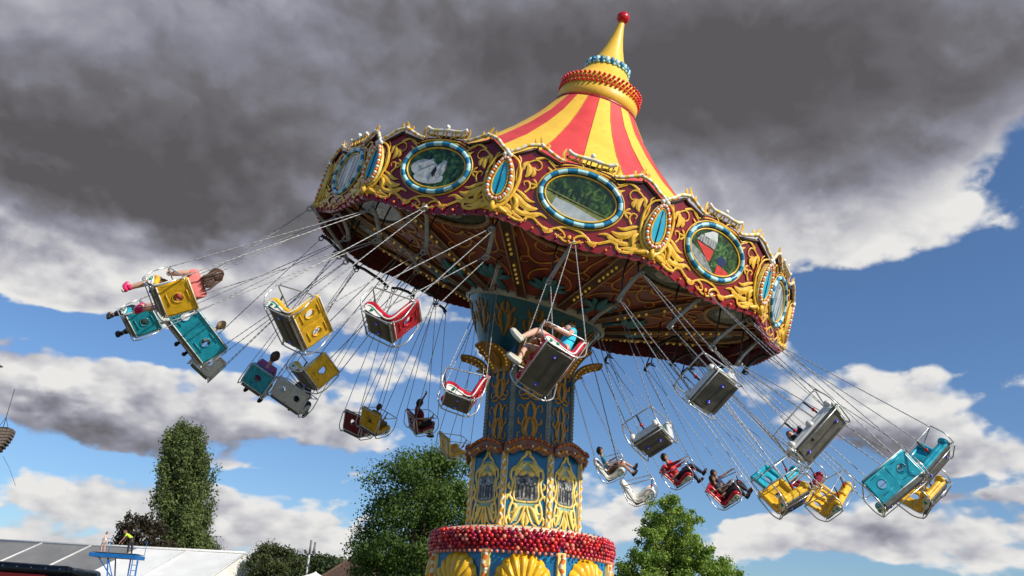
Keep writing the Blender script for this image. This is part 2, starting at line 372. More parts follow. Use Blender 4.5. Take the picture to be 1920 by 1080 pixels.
# gilt work
b = B()
def curl(pts, w0, w1, dep=.03, n=6, mi=0, sp=4, fl=.45, leaf=False, base=.012):
    pp = [Vector((p[0], base, p[1])) for p in spline([(a, c, 0) for a, c in pts], sp)] if False else [Vector((q.x, base+dep*.3, q.y)) for q in spline([(a, c, 0) for a, c in pts], sp)]
    k = len(pp); rr = leafr(k, w0*.8) if leaf else taper(k, w0*.66, w1*.66)
    if leaf: b.tube(pp, [r_*1.18 for r_ in rr], 6, mi, fl=.34, nrm=(0, 1, 0), sm=False)
    else: b.tube(pp, rr, 5, mi, fl=fl, nrm=(0, 1, 0), sm=False)
for s in (-1, 1):
    m_ = lambda L: [(s*x, y) for x, y in L]
    # C-scroll in the upper corner with hanging leaf
    curl(m_([(1.12, .42), (1.1, .6), (1.12, .78), (1.06, .93), (.94, 1.03), (.84, 1.02), (.8, .93), (.86, .86), (.92, .9)]), .034, .014)
    curl(m_([(1.06, .95), (1.0, .86), (.99, .76), (1.03, .68)]), .06, .02, leaf=True)
    curl(m_([(.96, .9), (.9, .8), (.92, .72)]), .045, .02, leaf=True)
    curl(m_([(1.02, .98), (1.1, .9), (1.08, .8)]), .04, .02, leaf=True)
    curl(m_([(.94, 1.05), (.8, 1.12), (.68, 1.1), (.58, 1.04), (.5, 1.1)]), .04, .012)
    curl(m_([(.72, 1.09), (.58, 1.0), (.52, .98)]), .02, .01)
    # border under the top edge
    curl(m_([(.5, 1.08), (.3, 1.14), (0, 1.16)]), .022, .022)
    # acanthus in the lower corner
    curl(m_([(1.16, .36), (1.06, .3), (.92, .2), (.78, .17), (.66, .2)]), .075, .02, leaf=True)
    curl(m_([(1.14, .44), (1.0, .38), (.86, .3), (.74, .3)]), .04, .012, leaf=True)
    curl(m_([(1.2, .3), (1.1, .16), (.98, .06), (.8, .05), (.6, .12), (.46, .08)]), .05, .015, leaf=True)
    curl(m_([(1.3, .12), (1.16, .1), (1.04, .0), (.86, -.05)]), .045, .015, leaf=True)
    curl(m_([(1.05, .34), (1.0, .22), (1.04, .1), (1.12, .06)]), .035, .012, leaf=True)
    curl(m_([(.92, .22), (.86, .1), (.9, .02)]), .035, .012, leaf=True)
    curl(m_([(1.2, .5), (1.17, .35), (1.22, .2), (1.34, .06)]), .03, .03)
    curl(m_([(1.15, .56), (1.19, .75), (1.18, .95), (1.24, 1.02)]), .028, .02)
    # lower border line with step and cartouche
    curl(m_([(1.4, -.04), (1.2, -.03), (.98, -.09), (.84, -.07), (.8, .0), (.7, .02), (.6, -.03), (.46, -.1), (.34, -.11)]), .046, .04)
    curl(m_([(1.38, .02), (1.22, .04), (1.08, -.02), (.96, -.02)]), .05, .015, leaf=True)
    curl(m_([(.86, .12), (.76, .06), (.66, .08), (.58, .14)]), .045, .012, leaf=True)
    curl(m_([(.96, .42), (.9, .52), (.94, .62), (1.02, .6), (1.0, .54)]), .03, .014)
    curl(m_([(.7, .98), (.62, .92), (.66, .86)]), .03, .012, leaf=True)
    curl(m_([(.36, -.1), (.26, -.03), (.14, -.06), (.08, -.14), (.16, -.17), (.26, -.13)]), .04, .02)
    curl(m_([(.3, -.05), (.16, .02), (0, .04)]), .035, .03)
    curl(m_([(.2, -.13), (.1, -.2), (0, -.21)]), .03, .03)
    curl(m_([(.3, -.1), (.42, -.12), (.5, -.07)]), .06, .02, leaf=True)
    # palmette beside the oval
    for (dx, dz) in ((.14, .0), (.1, .09), (.1, -.09)): curl(m_([(.78, .6), (.78+dx*.6, .6+dz*.7), (.78+dx, .6+dz)]), .024, .01, leaf=True)
    # scroll in the middle crest
    curl(m_([(.42, 1.2), (.3, 1.25), (.16, 1.22), (.1, 1.15), (.2, 1.13)]), .026, .012)
    # leaf spike at the arc crown
    curl(m_([(.84, 1.24), (.9, 1.34), (.97, 1.47)]), .045, .012, leaf=True, base=.03)
    curl(m_([(.94, 1.26), (1.02, 1.34), (1.04, 1.42)]), .035, .012, leaf=True, base=.03)
    curl(m_([(.86, 1.26), (.78, 1.33), (.8, 1.38)]), .03, .012, leaf=True, base=.03)
    curl(m_([(.46, 1.16), (.5, 1.28), (.48, 1.4)]), .034, .01, leaf=True, base=.03)
curl([(0, -.08), (0, -.16)], .04, .02, leaf=True)
gilt_me = b.mesh('gold_scrollwork', [gold])
# crest rope lights
b = B()
def rope(pts, r_, cols, w=.05, sp=8, seg=2):
    pp = [Vector((q.x, w, q.y)) for q in spline([(a, c, 0) for a, c in pts], sp)]
    b.tube(pp, r_, 6, lambda i: cols[(i//seg) % len(cols)])
for s in (-1, 1):
    rope([(s*1.40, 1.05), (s*1.27, 1.13), (s*1.14, 1.24), (s*.98, 1.30), (s*.9, 1.31)], .034, [0, 1, 0, 2], seg=3)
    rope([(s*.92, 1.33), (s*.72, 1.24), (s*.54, 1.17), (s*.44, 1.16)], .034, [0, 1, 0, 1], seg=3)
    b.tube([(s*.98, .02, 1.25), (s*.94, .02, 1.2), (s*.5, .02, 1.09)], .03, 5, 3)
    b.tube([(s*1.0, .02, 1.23), (s*1.24, .02, 1.07), (s*1.36, .02, .98)], .03, 5, 3)
    b.tube([(s*.44, .0, 1.28), (s*.4, .0, 1.24), (s*.0, .0, 1.22)], .022, 5, 3)
rope([(-.44, 1.37), (-.3, 1.32), (0, 1.33), (.3, 1.32), (.44, 1.37)], .036, [0, 4, 0, 2], seg=3)
b.ball((0, .05, 1.40), .045, 0, 8, 6)
for i in range(-4, 5): b.tube([(i*.1, .01, 1.2), (i*.1+.04*(i % 2), .03, 1.32)], .016, 5, 1)
crest_me = b.mesh('crest_lights', [white, gold, goldp, brown, cream])
# oval frame
b = B(); ov = [Vector((.71*cos(t), .035, .6+.47*sin(t))) for t in [2*pi*i/96 for i in range(96)]]
b.tube(ov, .043, 8, lambda i: 0 if (i//4) % 2 else 1, closed=True)
b.tube([Vector((.635*cos(t), .02, .6+.395*sin(t))) for t in [2*pi*i/64 for i in range(64)]], .018, 5, 2, closed=True)
b.tube([Vector((.775*cos(t), .015, .6+.535*sin(t))) for t in [2*pi*i/64 for i in range(64)]], .014, 5, 2, closed=True)
frame_me = b.mesh('picture_frame', [ropeb, ropel, gold])
# separator ornament, centred at u=HW side, drawn on the board edge
def tear(sx, sz, t): # drop shape: narrow at the top
    return (sx*sin(t)*(1-.28*cos(t)), sz*cos(t))
SAPO = 5.46+.012
def Sx(): return MB(lambda p: Vector((p.x, -(SAPO+p.y), ZB+p.z)))
sb = Sx(); sb.prism([tear(.105, .30, 2*pi*i/28) for i in range(28)], .03, .05, 0, lambda a, c, w: (a, w, c+.53))
sb.tube([(0, .056, .8), (.004, .056, .5), (0, .056, .16)], .011, 5, 1)
sb.tube([Vector((tear(.125, .325, 2*pi*i/40)[0], .045, tear(.125, .325, 2*pi*i/40)[1]+.53)) for i in range(40)], .018, 5, 2, closed=True)
sb.prism([tear(.235, .44, 2*pi*i/28) for i in range(28)], -.04, .03, 3, lambda a, c, w: (a, w, c+.52))
drop_me = sb.mesh('blue_teardrop', [teal, navy, gold, goldp])
sb = Sx()
for i in range(40):
    t = 2*pi*i/40; x, z = tear(.185, .385, t); sb.ball((x, .055, z+.525), .035, 0 if i % 2 else 1, 6, 4)
for x in (-.05, 0, .05): sb.ball((x, .05, .97+.04*(x == 0)), .045, 0, 6, 4)
dropb_me = sb.mesh('teardrop_bulbs', [white, orange])
sb = Sx()
for s in (-1, 1):
    pts = [(s*.05, 1.0), (s*.2, .92), (s*.285, .72), (s*.29, .5), (s*.26, .3), (s*.18, .12), (s*.07, .02), (0, -.04)]
    pp = [Vector((q.x, .03-abs(q.x)*.26, q.y)) for q in spline([(a, c, 0) for a, c in pts], 4)]; sb.tube(pp, taper(len(pp), .02, .04), 6, 0, fl=.6, nrm=(0, 1, 0))
    for pts in ([(s*.05, .08), (s*.15, .0), (s*.28, -.03)], [(s*.28, .3), (s*.36, .2), (s*.34, .05)]):
        pp = [Vector((q.x, .03-abs(q.x)*.26, q.y)) for q in spline([(a, c, 0) for a, c in pts], 4)]; sb.tube(pp, leafr(len(pp), .05), 6, 0, fl=.5, nrm=(0, 1, 0))
sb.tube([(0, .04, .1), (0, .05, 0), (0, .03, -.1)], [.03, .06, .015], 6, 0)
dropg_me = sb.mesh('gold_surround', [gold])
# valance bulbs
b = B()
for i in range(13):
    u = -HW+.1+(2*HW-.2)*i/12; b.ball((u, .035, botv(u)+.06), .028, 0 if i % 3 else 1, 6, 4)
    b.ball((u+.06, .03, botv(u)+.14), .018, 2, 5, 3)
val_me = b.mesh('valance_bulbs', [pinkb, orange, redb])

def foliage_mat(name, c1, c2, c3, sc=7, seed=0):
    m = bpy.data.materials.new(name); m.use_nodes = True; t = m.node_tree; p = t.nodes['Principled BSDF']
    tc = N(t, 'ShaderNodeTexCoord'); mp = N(t, 'ShaderNodeMapping'); mp.inputs['Location'].default_value = (seed, seed*2, 0); t.links.new(tc.outputs['Object'], mp.inputs[0])
    nz = N(t, 'ShaderNodeTexNoise'); nz.inputs['Scale'].default_value = sc; nz.inputs['Detail'].default_value = 9; nz.inputs['Roughness'].default_value = .7; nz.inputs['Distortion'].default_value = .6
    t.links.new(mp.outputs[0], nz.inputs['Vector'])
    r = N(t, 'ShaderNodeValToRGB'); t.links.new(nz.outputs['Fac'], r.inputs[0]); e = r.color_ramp.elements
    e[0].position = .4; e[0].color = (*c1, 1); e[1].position = .66; e[1].color = (*c3, 1); x = e.new(.52); x.color = (*c2, 1)
    t.links.new(r.outputs[0], p.inputs['Base Color']); p.inputs['Roughness'].default_value = .22
    return m
pg = foliage_mat('photo_foliage', (.004, .012, .003), (.02, .06, .008), (.16, .24, .04))
pg2 = foliage_mat('photo_bush', (.004, .02, .006), (.03, .10, .015), (.2, .33, .12), 9, 3)
pl = mat('photo_lawn', (.20, .22, .06), .25, var=.4, scale=9)
pw = mat('photo_swan', (.62, .62, .60), .25, var=.25, scale=14)
pp_ = mat('photo_path', (.42, .46, .47), .25, var=.15, scale=9)
pred = mat('photo_carriage', (.62, .05, .035), .25, var=.2, scale=12)
pdark = mat('photo_dark', (.012, .014, .012), .25)
pgrey = mat('photo_grey', (.25, .26, .25), .25, var=.5, scale=10)
psky = mat('photo_sky', (.60, .62, .60), .25, var=.15, scale=6)
pmetal = mat('photo_faded', (.28, .32, .33), .25, var=.5, scale=6, c2=(.52, .56, .55))
OVX, OVZ = .632, .392
def oval(b, w, mi): b.prism([(OVX*cos(2*pi*i/48), OVZ*sin(2*pi*i/48)) for i in range(48)], w-.01, w, mi, lambda a, c, d: (a, d, c+.6))
def clipoval(poly, s=.97):
    out = []
    for (a, c) in poly:
        q = math.hypot(a/OVX, c/OVZ); out.append((a, c) if q < s else (a*s/q, c*s/q))
    return out
def shape(b, poly, w, mi, sub=10):
    pts = []
    for i in range(len(poly)):
        a = poly[i]; c = poly[(i+1) % len(poly)]
        for k in range(sub): pts.append((a[0]+(c[0]-a[0])*k/sub, a[1]+(c[1]-a[1])*k/sub))
    b.prism(clipoval(pts), w-.002, w, mi, lambda a, c, d: (a, d, c+.6))
def ell(cx, cy, rx, ry, n=12, tl=0): return [(cx+rx*cos(2*pi*i/n)*cos(tl)-ry*sin(2*pi*i/n)*sin(tl), cy+rx*cos(2*pi*i/n)*sin(tl)+ry*sin(2*pi*i/n)*cos(tl)) for i in range(n)]
def pic(kind):
    b = B()
    if kind == 'swans':
        oval(b, .012, 0)
        shape(b, ell(-.25, -.02, .3, .17, 14), .016, 1, 1); shape(b, ell(-.1, -.2, .33, .12, 14), .019, 1, 1); shape(b, ell(.12, -.02, .1, .16, 12, -.3), .022, 1, 1)
        shape(b, [(-.35, .05), (-.1, .18), (-.06, .08), (-.3, -.04)], .025, 1, 3); shape(b, ell(.17, .12, .05, .04), .028, 1, 1); shape(b, [(.12, -.02), (.16, .12), (.2, .1), (.2, -.12)], .031, 1, 3)
        shape(b, [(-.06, -.1), (.0, .03), (.05, -.05), (.0, -.2)], .034, 2, 3)
        return b.mesh('picture', [pg2, pw, pdark])
    if kind == 'park':
        oval(b, .012, 0)
        shape(b, [(-.65, -.02), (-.3, -.08), (.3, -.16), (.65, -.28), (.6, -.5), (-.7, -.5)], .016, 1); shape(b, [(-.42, -.1), (-.1, -.15), (.5, -.31), (.2, -.5), (-.5, -.4)], .019, 2)
        for i in range(7): shape(b, [(-.48+.1*i, -.06-.012*i), (-.46+.1*i, .16-.02*(i % 3)), (-.445+.1*i, .16-.02*(i % 3)), (-.44+.1*i, -.06-.012*i)], .022, 3, 2)
        shape(b, [(-.6, .02), (.6, -.2), (.6, -.215), (-.6, .0)], .025, 1, 6)
        return b.mesh('picture', [pg, pl, pp_, pdark])
    if kind == 'carriage':
        oval(b, .012, 0)
        shape(b, [(-.35, .24), (-.05, .42), (.0, .2), (-.3, .1)], .016, 1); shape(b, [(-.62, -.02), (-.2, -.16), (.1, -.4), (-.2, -.5), (-.7, -.3)], .017, 2)
        shape(b, [(-.5, .06), (-.04, .02), (-.08, -.2), (-.14, -.2)], .020, 3, 4); shape(b, [(-.5, .08), (-.42, .2), (.0, .2), (-.03, .04)], .023, 4, 3)
        for i in range(6): shape(b, [(-.4+.065*i, .07), (-.4+.065*i, .19), (-.39+.065*i, .19), (-.39+.065*i, .07)], .026, 1, 2)
        shape(b, [(0, .22), (.3, .16), (.3, -.25), (-.04, -.28)], .020, 5, 4); shape(b, [(.12, -.18), (.42, -.24), (.4, -.4), (.1, -.36)], .024, 3, 4); shape(b, ell(.2, -.1, .12, .09), .024, 6, 1)
        return b.mesh('picture', [pg, psky, pgrey, pred, pgrey, pg2, mat('photo_navy', (.02, .03, .10), .25)])
    if kind == 'faded':
        oval(b, .012, 0); shape(b, [(-.2, .2), (.1, .3), (.15, -.3), (-.1, -.25)], .016, 1, 4)
        for i in range(5): shape(b, [(-.4+.2*i, -.35), (-.3+.2*i, .3), (-.28+.2*i, .3), (-.36+.2*i, -.35)], .019, 2, 3)
        return b.mesh('picture', [pmetal, psky, pgrey])
    oval(b, .012, 0); shape(b, [(-.7, -.1), (.7, -.16), (.7, -.5), (-.7, -.5)], .016, 1)
    return b.mesh('picture', [pg, pl])
pics = {'swans': pic('swans'), 'park': pic('park'), 'carriage': pic('carriage'), 'faded': pic('faded'), 'plain': pic('plain')}
PK = {-2.5: 'faded', -1.5: 'swans', -.5: 'park', .5: 'carriage', 1.5: 'faded'}
PL = {-2.5: 'grey faded picture in the shaded leftmost oval', -1.5: 'picture of white swans before green leaves', -.5: 'picture of a wooded park with a pale path', .5: 'picture of a red railway carriage among trees', 1.5: 'pale picture in the rightmost oval'}
for k in range(12):
    s = -5.5+k; mw = sect(s)
    bo = link('rounding_board', board_me, carousel, mw)
    for nm, me in (('gold_scrollwork', gilt_me), ('crest_lights', crest_me), ('picture_frame', frame_me), ('picture', pics[PK.get(s, 'plain')]), ('valance_bulbs', val_me)):
        o = link(nm, me, bo)
        if nm == 'picture' and s in PL: o['label'] = PL[s]
        if nm == 'valance_bulbs': o['kind'] = 'stuff'
    mp = sect(s+.5); dm = link('blue_teardrop', drop_me, carousel, mp)
    tag(link('teardrop_bulbs', dropb_me, dm), kind='stuff'); link('gold_surround', dropg_me, dm)

# --- ceiling: twelve panels between ribs
RC0, ZC0, RC1, ZC1 = 1.55, .16, 5.22, 1.12
def cz(y, dz=0): return ZC0+(y-RC0)/(RC1-RC0)*(ZC1-ZC0)-dz
def Cm(): return MB(lambda p: Vector((p.x, -p.y, cz(p.y, p.z))))      # x across, y distance from hub, z below the ceiling
T15 = math.tan(pi/12)
c = Cm(); c.add([(-RC0*T15, RC0, 0), (RC0*T15, RC0, 0), (RC1*T15, RC1, 0), (-RC1*T15, RC1, 0), (-RC0*T15, RC0, -.06), (RC0*T15, RC0, -.06), (RC1*T15, RC1, -.06), (-RC1*T15, RC1, -.06)], [(0, 1, 2, 3), (7, 6, 5, 4)])
ceil_me = c.mesh('ceiling_panel', [ceilm])
c = Cm()
def cc(pts, w0, w1, leaf=False, mi=0, z=.02):
    p_ = [Vector((q.x, q.y, z)) for q in spline([(a, d, 0) for a, d in pts], 4)]; c.tube(p_, leafr(len(p_), w0) if leaf else taper(len(p_), w0, w1), 5, mi, fl=.4, nrm=(0, 0, 1))
for s in (-1, 1):
    m_ = lambda L: [(s*x, y) for x, y in L]
    cc(m_([(.06, 3.75), (.3, 3.6), (.5, 3.75), (.46, 3.95), (.3, 3.92), (.3, 3.8)]), .03, .012)
    cc(m_([(.1, 3.3), (.35, 3.15), (.55, 3.3), (.62, 3.6), (.74, 3.9), (.86, 4.2)]), .028, .014)
    cc(m_([(.86, 4.2), (.98, 4.5), (1.12, 4.9)]), .025, .014)
    cc(m_([(.1, 3.05), (.3, 2.9), (.42, 2.7), (.44, 2.45), (.34, 2.3)]), .028, .012)
    cc(m_([(.1, 3.3), (.0, 3.5), (.12, 3.66), (.22, 3.55)]), .026, .01)
    cc(m_([(.55, 3.3), (.7, 3.2), (.66, 3.02), (.54, 3.1)]), .022, .01)
    cc(m_([(.9, 3.9), (1.0, 4.15), (.94, 4.3), (.82, 4.1)]), .022, .01)
    cc(m_([(.98, 4.95), (.8, 5.05), (.6, 4.98)]), .03, .01, True)
cscroll_me = c.mesh('ceiling_scrollwork', [goldc])
c = Cm(); c.tube([Vector((.8*cos(t), 4.42+.47*sin(t), .03)) for t in [2*pi*i/48 for i in range(48)]], .045, 6, 1, closed=True)
c.prism([(.78*cos(2*pi*i/40), 4.42+.45*sin(2*pi*i/40)) for i in range(40)], .008, .014, 0)
c.prism([(.6*cos(2*pi*i/20)*.5-.1, 4.35+.4*sin(2*pi*i/20)*.5) for i in range(20)], .014, .018, 2)
cpic_me = c.mesh('ceiling_picture', [foliage_mat('photo_dim', (.008, .010, .006), (.03, .04, .02), (.10, .11, .08), 4), ribm, pgrey])
c = Cm()
for a in (-70, -40, -12, 12, 40, 70):
    d = Vector((sin(rad(a)), cos(rad(a)))); L = .62-.15*abs(a)/70
    pts = [Vector((d.x*L*t, 2.1+d.y*L*t+.1*sin(t*3), .02+.03*sin(t*pi))) for t in [i/8 for i in range(9)]]
    pts = [p if abs(p.x) < p.y*T15-.08 else Vector((math.copysign(p.y*T15-.08, p.x), p.y, p.z)) for p in pts]
    c.tube(pts, leafr(9, .085), 6, 0, fl=.4, nrm=(0, 0, 1))
c.tube([Vector((0, 1.75, .02)), Vector((0, 2.2, .03))], [.12, .05], 6, 0, fl=.4, nrm=(0, 0, 1))
cleaf_me = c.mesh('teal_leaf', [tealD2])
c = Cm()
c.add([(-.1, RC0, .0), (.1, RC0, .0), (.13, RC1+.1, .0), (-.13, RC1+.1, .0), (-.09, RC0, .1), (.09, RC0, .1), (.12, RC1+.1, .1), (-.12, RC1+.1, .1)], [(0, 3, 2, 1), (4, 5, 6, 7), (0, 1, 5, 4), (1, 2, 6, 5), (2, 3, 7, 6), (3, 0, 4, 7)], 1)
for s in (-1, 1): c.tube([(s*.1, RC0, .1), (s*.13, RC1+.1, .1)], .018, 5, 0)
rib_me = c.mesh('ceiling_rib', [ribm, mat('rib_brown', (.075, .03, .018), .5, var=.4, scale=6, dirt=.4)])
c = Cm()
for i in range(5): c.ball((0, 2.35+i*.17, .13), .03, 0, 6, 4)
for i in range(5): c.ball((0, 3.45+i*.17, .13), .03, 0, 6, 4)
bulb_me = c.mesh('rib_bulbs', [lamp])
c = Cm()
for (y, w) in ((3.0, .08), (2.1, .06)): c.tube([(-y*T15, y, .07), (y*T15, y, .07)], w*.45, 6, 0)
brace_me = c.mesh('ceiling_brace', [dsteel])
for k in range(12):
    s = -5.5+k; cp = link('ceiling_panel', ceil_me, carousel, sect(s))
    link('ceiling_scrollwork', cscroll_me, cp); link('ceiling_picture', cpic_me, cp); link('teal_leaf', cleaf_me, cp)
    rb = link('ceiling_rib', rib_me, carousel, sect(s+.5)); tag(link('rib_bulbs', bulb_me, rb), kind='stuff')
ir = MB()
for k in range(12): pass
ir.lathe([(5.12, .74), (5.2, .74), (5.2, 1.3)], 12, 0, off=PH-pi/2+0*pi/12, sm=False)
ir.build('rim_beam', [maroond], carousel, MC)

# --- bowl between column and canopy
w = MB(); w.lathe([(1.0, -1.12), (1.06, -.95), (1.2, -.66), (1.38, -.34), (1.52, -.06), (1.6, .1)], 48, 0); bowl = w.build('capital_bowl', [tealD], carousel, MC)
w = MB(); w.lathe([(1.6, .06), (1.67, .06), (1.69, .24), (1.6, .28), (1.4, .28)], 48, 0)
for i in range(32): a = 2*pi*i/32; w.ball((1.685*cos(a), 1.685*sin(a), .15), .035, 1, 6, 4)
w.build('capital_rim', [greyband, mat('dark_stud', (.10, .09, .06), .5)], carousel, MC)
def bowlr(z):
    L = [(-1.12, 1.0), (-.95, 1.06), (-.66, 1.2), (-.34, 1.38), (-.06, 1.52), (.1, 1.6)]
    for (a, b_), (c_, d) in zip(L, L[1:]):
        if z <= c_: return b_+(d-b_)*(z-a)/(c_-a)
    return 1.6
w = MB(lambda p: Vector(((bowlr(p.z)+.012+p.y)*cos(p.x), (bowlr(p.z)+.012+p.y)*sin(p.x), p.z)))
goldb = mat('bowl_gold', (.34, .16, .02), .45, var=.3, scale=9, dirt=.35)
for k in range(12):
    a0 = 2*pi*k/12+.1
    for s in (-1, 1):
        for pts, wd in (([(0, -.75), (.07, -.5), (.09, -.3), (.04, -.12)], .05), ([(.02, -.6), (.15, -.5), (.19, -.36), (.14, -.3)], .035), ([(.03, -.35), (.12, -.22), (.17, -.08)], .035), ([(0, -.3), (.05, -.15), (.02, -.02)], .04)):
            q = [Vector((a0+s*x_.x, 0, x_.y)) for x_ in spline([(x, y, 0) for x, y in pts], 4)]; w.tube(q, [r_*.9 for r_ in leafr(len(q), wd)], 5, 0, fl=.5, nrm=(0, 1, 0))
w.build('bowl_ornament', [goldb], carousel, MC)

# --- octagonal columns (upright)
OFF = -pi/2+.03
def face(k, apo): return Matrix.Rotation(OFF+pi/2+k*pi/4, 4, 'Z') @ Matrix.Translation((0, -apo, 0))
def octo(name, rr, z0, z1, m, parent=None):
    o = MB(); o.lathe([(rr, z0), (rr, z1)], 8, 0, off=OFF+pi/8, sm=False); return o.build(name, [m], parent or carousel)
UA, LA, BA = .93, 1.13, 1.72            # apothems
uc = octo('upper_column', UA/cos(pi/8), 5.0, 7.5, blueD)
up_ = MB()
def orn(mb, pts, w0, w1=.01, leaf=False, mi=0, y=-.012, sp=4, fl=.5, nn=5):
    q = [Vector((a.x, y, a.y)) for a in spline([(p[0], p[1], 0) for p in pts], sp)]; mb.tube(q, leafr(len(q), w0) if leaf else taper(len(q), w0, w1), nn, mi, fl=fl, nrm=(0, 1, 0))
for base, hh in ((5.2, .95), (6.15, .8)):
    for s in (-1, 1):
        m_ = lambda L: [(s*x, base+y*hh) for x, y in L]
        orn(up_, m_([(.0, .05), (.1, .18), (.16, .4), (.1, .6), (.14, .8), (.23, .86), (.26, .74), (.2, .7)]), .028, .012)
        orn(up_, m_([(.02, .1), (.09, .3), (.06, .5), (0, .6)]), .05, .01, True)
        orn(up_, m_([(.04, .5), (.1, .66), (.07, .85), (0, .96)]), .045, .01, True)
        orn(up_, m_([(.1, .15), (.22, .08), (.25, .2), (.18, .26)]), .026, .01)
        orn(up_, m_([(.16, .4), (.24, .46), (.24, .58)]), .03, .01, True)
        orn(up_, m_([(.02, .02), (.14, .0), (.24, .04)]), .03, .01, True)
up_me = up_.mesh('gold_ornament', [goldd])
pil = MB(); pil.box((0, -.0, 6.15), (.11, .06, 1.95), 0)
for i in range(26): pil.ball((0, -.04, 5.24+i*.074), .022, 1, 6, 4)
pil_me = pil.mesh('upper_pilaster', [mat('pilaster_grey', (.23, .23, .19), .5, var=.3, scale=9, dirt=.3), mat('dull_bulb', (.36, .34, .26), .35)])
petal = MB()
NP = 9
def pet(t, x): # t 0..1 upwards
    w_ = .35*sin(pi*(.18+.62*t))**.8*(1-.1*t); y_ = -(.02+.62*t**2.2); z_ = 6.78+.62*t-.13*t**4
    return Vector((x*w_, y_-.03*(1-x*x), z_-.02*x*x))
vs = []; fs = []
for i in range(NP+1):
    for j in range(NP+1): vs.append(pet(i/NP, -1+2*j/NP))
n0 = len(vs); vs += [v+Vector((0, .035, .012)) for v in vs]
for i in range(NP):
    for j in range(NP): a = i*(NP+1)+j; fs += [(a, a+1, a+NP+2, a+NP+1), (n0+a, n0+a+NP+1, n0+a+NP+2, n0+a+1)]
petal.add(vs, fs, 0, True)
for s in (-1, 1):
    for i in range(2, 10): p_ = pet(i/10, s*.72); petal.ball(p_+Vector((0, -.02, 0)), .026, 1, 6, 4)
    petal.tube([pet(i/12, s*1.0) for i in range(13)], .025, 5, 2)
petal.tube([pet(1, -1+i/4) for i in range(9)], .03, 5, 2)
petal.tube([pet(i/10, 0)+Vector((0, -.02, 0)) for i in range(1, 8)], leafr(7, .07), 6, 2)
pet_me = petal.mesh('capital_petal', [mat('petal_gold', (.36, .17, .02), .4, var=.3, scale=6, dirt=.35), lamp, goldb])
for k in range(8):
    link('gold_ornament', up_me, uc, face(k, UA)); link('upper_pilaster', pil_me, uc, face(k+.5, UA/cos(pi/8)-.01))
    link('capital_petal', pet_me, uc, face(k, UA))
lc = octo('lower_column', LA/cos(pi/8), 3.3, 5.12, blueP)
lp = MB()
for s in (-1, 1):
    m_ = lambda L: [(s*x, 3.5+y) for x, y in L]
    orn(lp, m_([(.03, 1.42), (.12, 1.34), (.2, 1.2), (.3, 1.12), (.33, .98), (.28, .86), (.3, .7), (.33, .6), (.27, .5), (.31, .38), (.33, .2), (.26, .06)]), .03, .03)
    orn(lp, m_([(0, 1.25), (.1, 1.2), (.2, 1.08), (.24, .98)]), .065, .01, True)
    orn(lp, m_([(.0, 1.1), (.08, 1.05), (.16, 1.02)]), .06, .01, True)
    orn(lp, m_([(.26, .98), (.23, .8), (.25, .62), (.2, .5), (.0, .48)]), .022, .022)
    orn(lp, m_([(.3, 1.1), (.2, 1.14), (.1, 1.3)]), .045, .01, True, y=-.03)
    orn(lp, m_([(.28, .45), (.2, .4), (.22, .28), (.3, .26)]), .05, .01, True)
    orn(lp, m_([(.04, .4), (.14, .34), (.22, .18), (.28, .05)]), .05, .01, True, y=-.025)
    orn(lp, m_([(.02, .4), (.06, .25), (.14, .08), (.24, .02)]), .035, .012, y=-.03)
    orn(lp, m_([(0, .3), (.05, .15), (.02, .02)]), .05, .01, True)
    orn(lp, m_([(.3, .7), (.37, .78), (.34, .86)]), .035, .01, True); orn(lp, m_([(.3, .55), (.37, .6), (.38, .5)]), .035, .01, True)
    orn(lp, m_([(.32, .24), (.38, .12), (.34, .02)]), .035, .01, True); orn(lp, m_([(.06, 1.36), (.03, 1.48), (.0, 1.52)]), .04, .01, True)
lp.prism([(-.24, 3.6), (.24, 3.6), (.3, 3.72), (.2, 3.96), (-.2, 3.96), (-.3, 3.72)], .002, -.006, 1, lambda a, c_, d: (a, d, c_))
lp.prism([(-.22, 4.45), (.22, 4.45), (.12, 4.8), (-.12, 4.8)], .002, -.006, 1, lambda a, c_, d: (a, d, c_))
lp_me = lp.mesh('gilt_picture_frame', [goldp, mat('mint_ground', (.28, .45, .38), .4, var=.2, scale=8)])
oldphoto = foliage_mat('old_photo', (.02, .02, .02), (.16, .16, .15), (.55, .54, .50), 8, 5)
ph = MB(); ph.prism([(-.23, 3.97), (.23, 3.97), (.24, 4.3), (.22, 4.48), (.1, 4.53), (-.1, 4.53), (-.22, 4.48), (-.24, 4.3)], .004, -.014, 0, lambda a, c_, d: (a, d, c_))
for i in range(5): ph.box((-.16+i*.08, -.016, 4.2-.02*(i % 2)), (.03, .006, .26), 1); ph.ball((-.16+i*.08, -.017, 4.35-.02*(i % 2)), .022, 2, 6, 4, (1, .3, 1.2))
ph_me = ph.mesh('old_photograph', [oldphoto, mat('photo_black', (.02, .02, .02), .4), mat('photo_pale', (.5, .48, .44), .4)])
lpil = MB(); lpil.box((0, .01, 4.2), (.13, .06, 1.6), 0)
lpil.tube([Vector((.028*cos(i*.8), -.035+.012*sin(i*.8), 3.46+i*.025)) for i in range(62)], .03, 6, lambda i: 1+(i//3) % 2)
for s in (-1, 1): lpil.tube([(s*.06, -.02, 3.45), (s*.06, -.02, 4.98)], .012, 5, 2)
lpil_me = lpil.mesh('twisted_light_pilaster', [goldp, gold, cream])
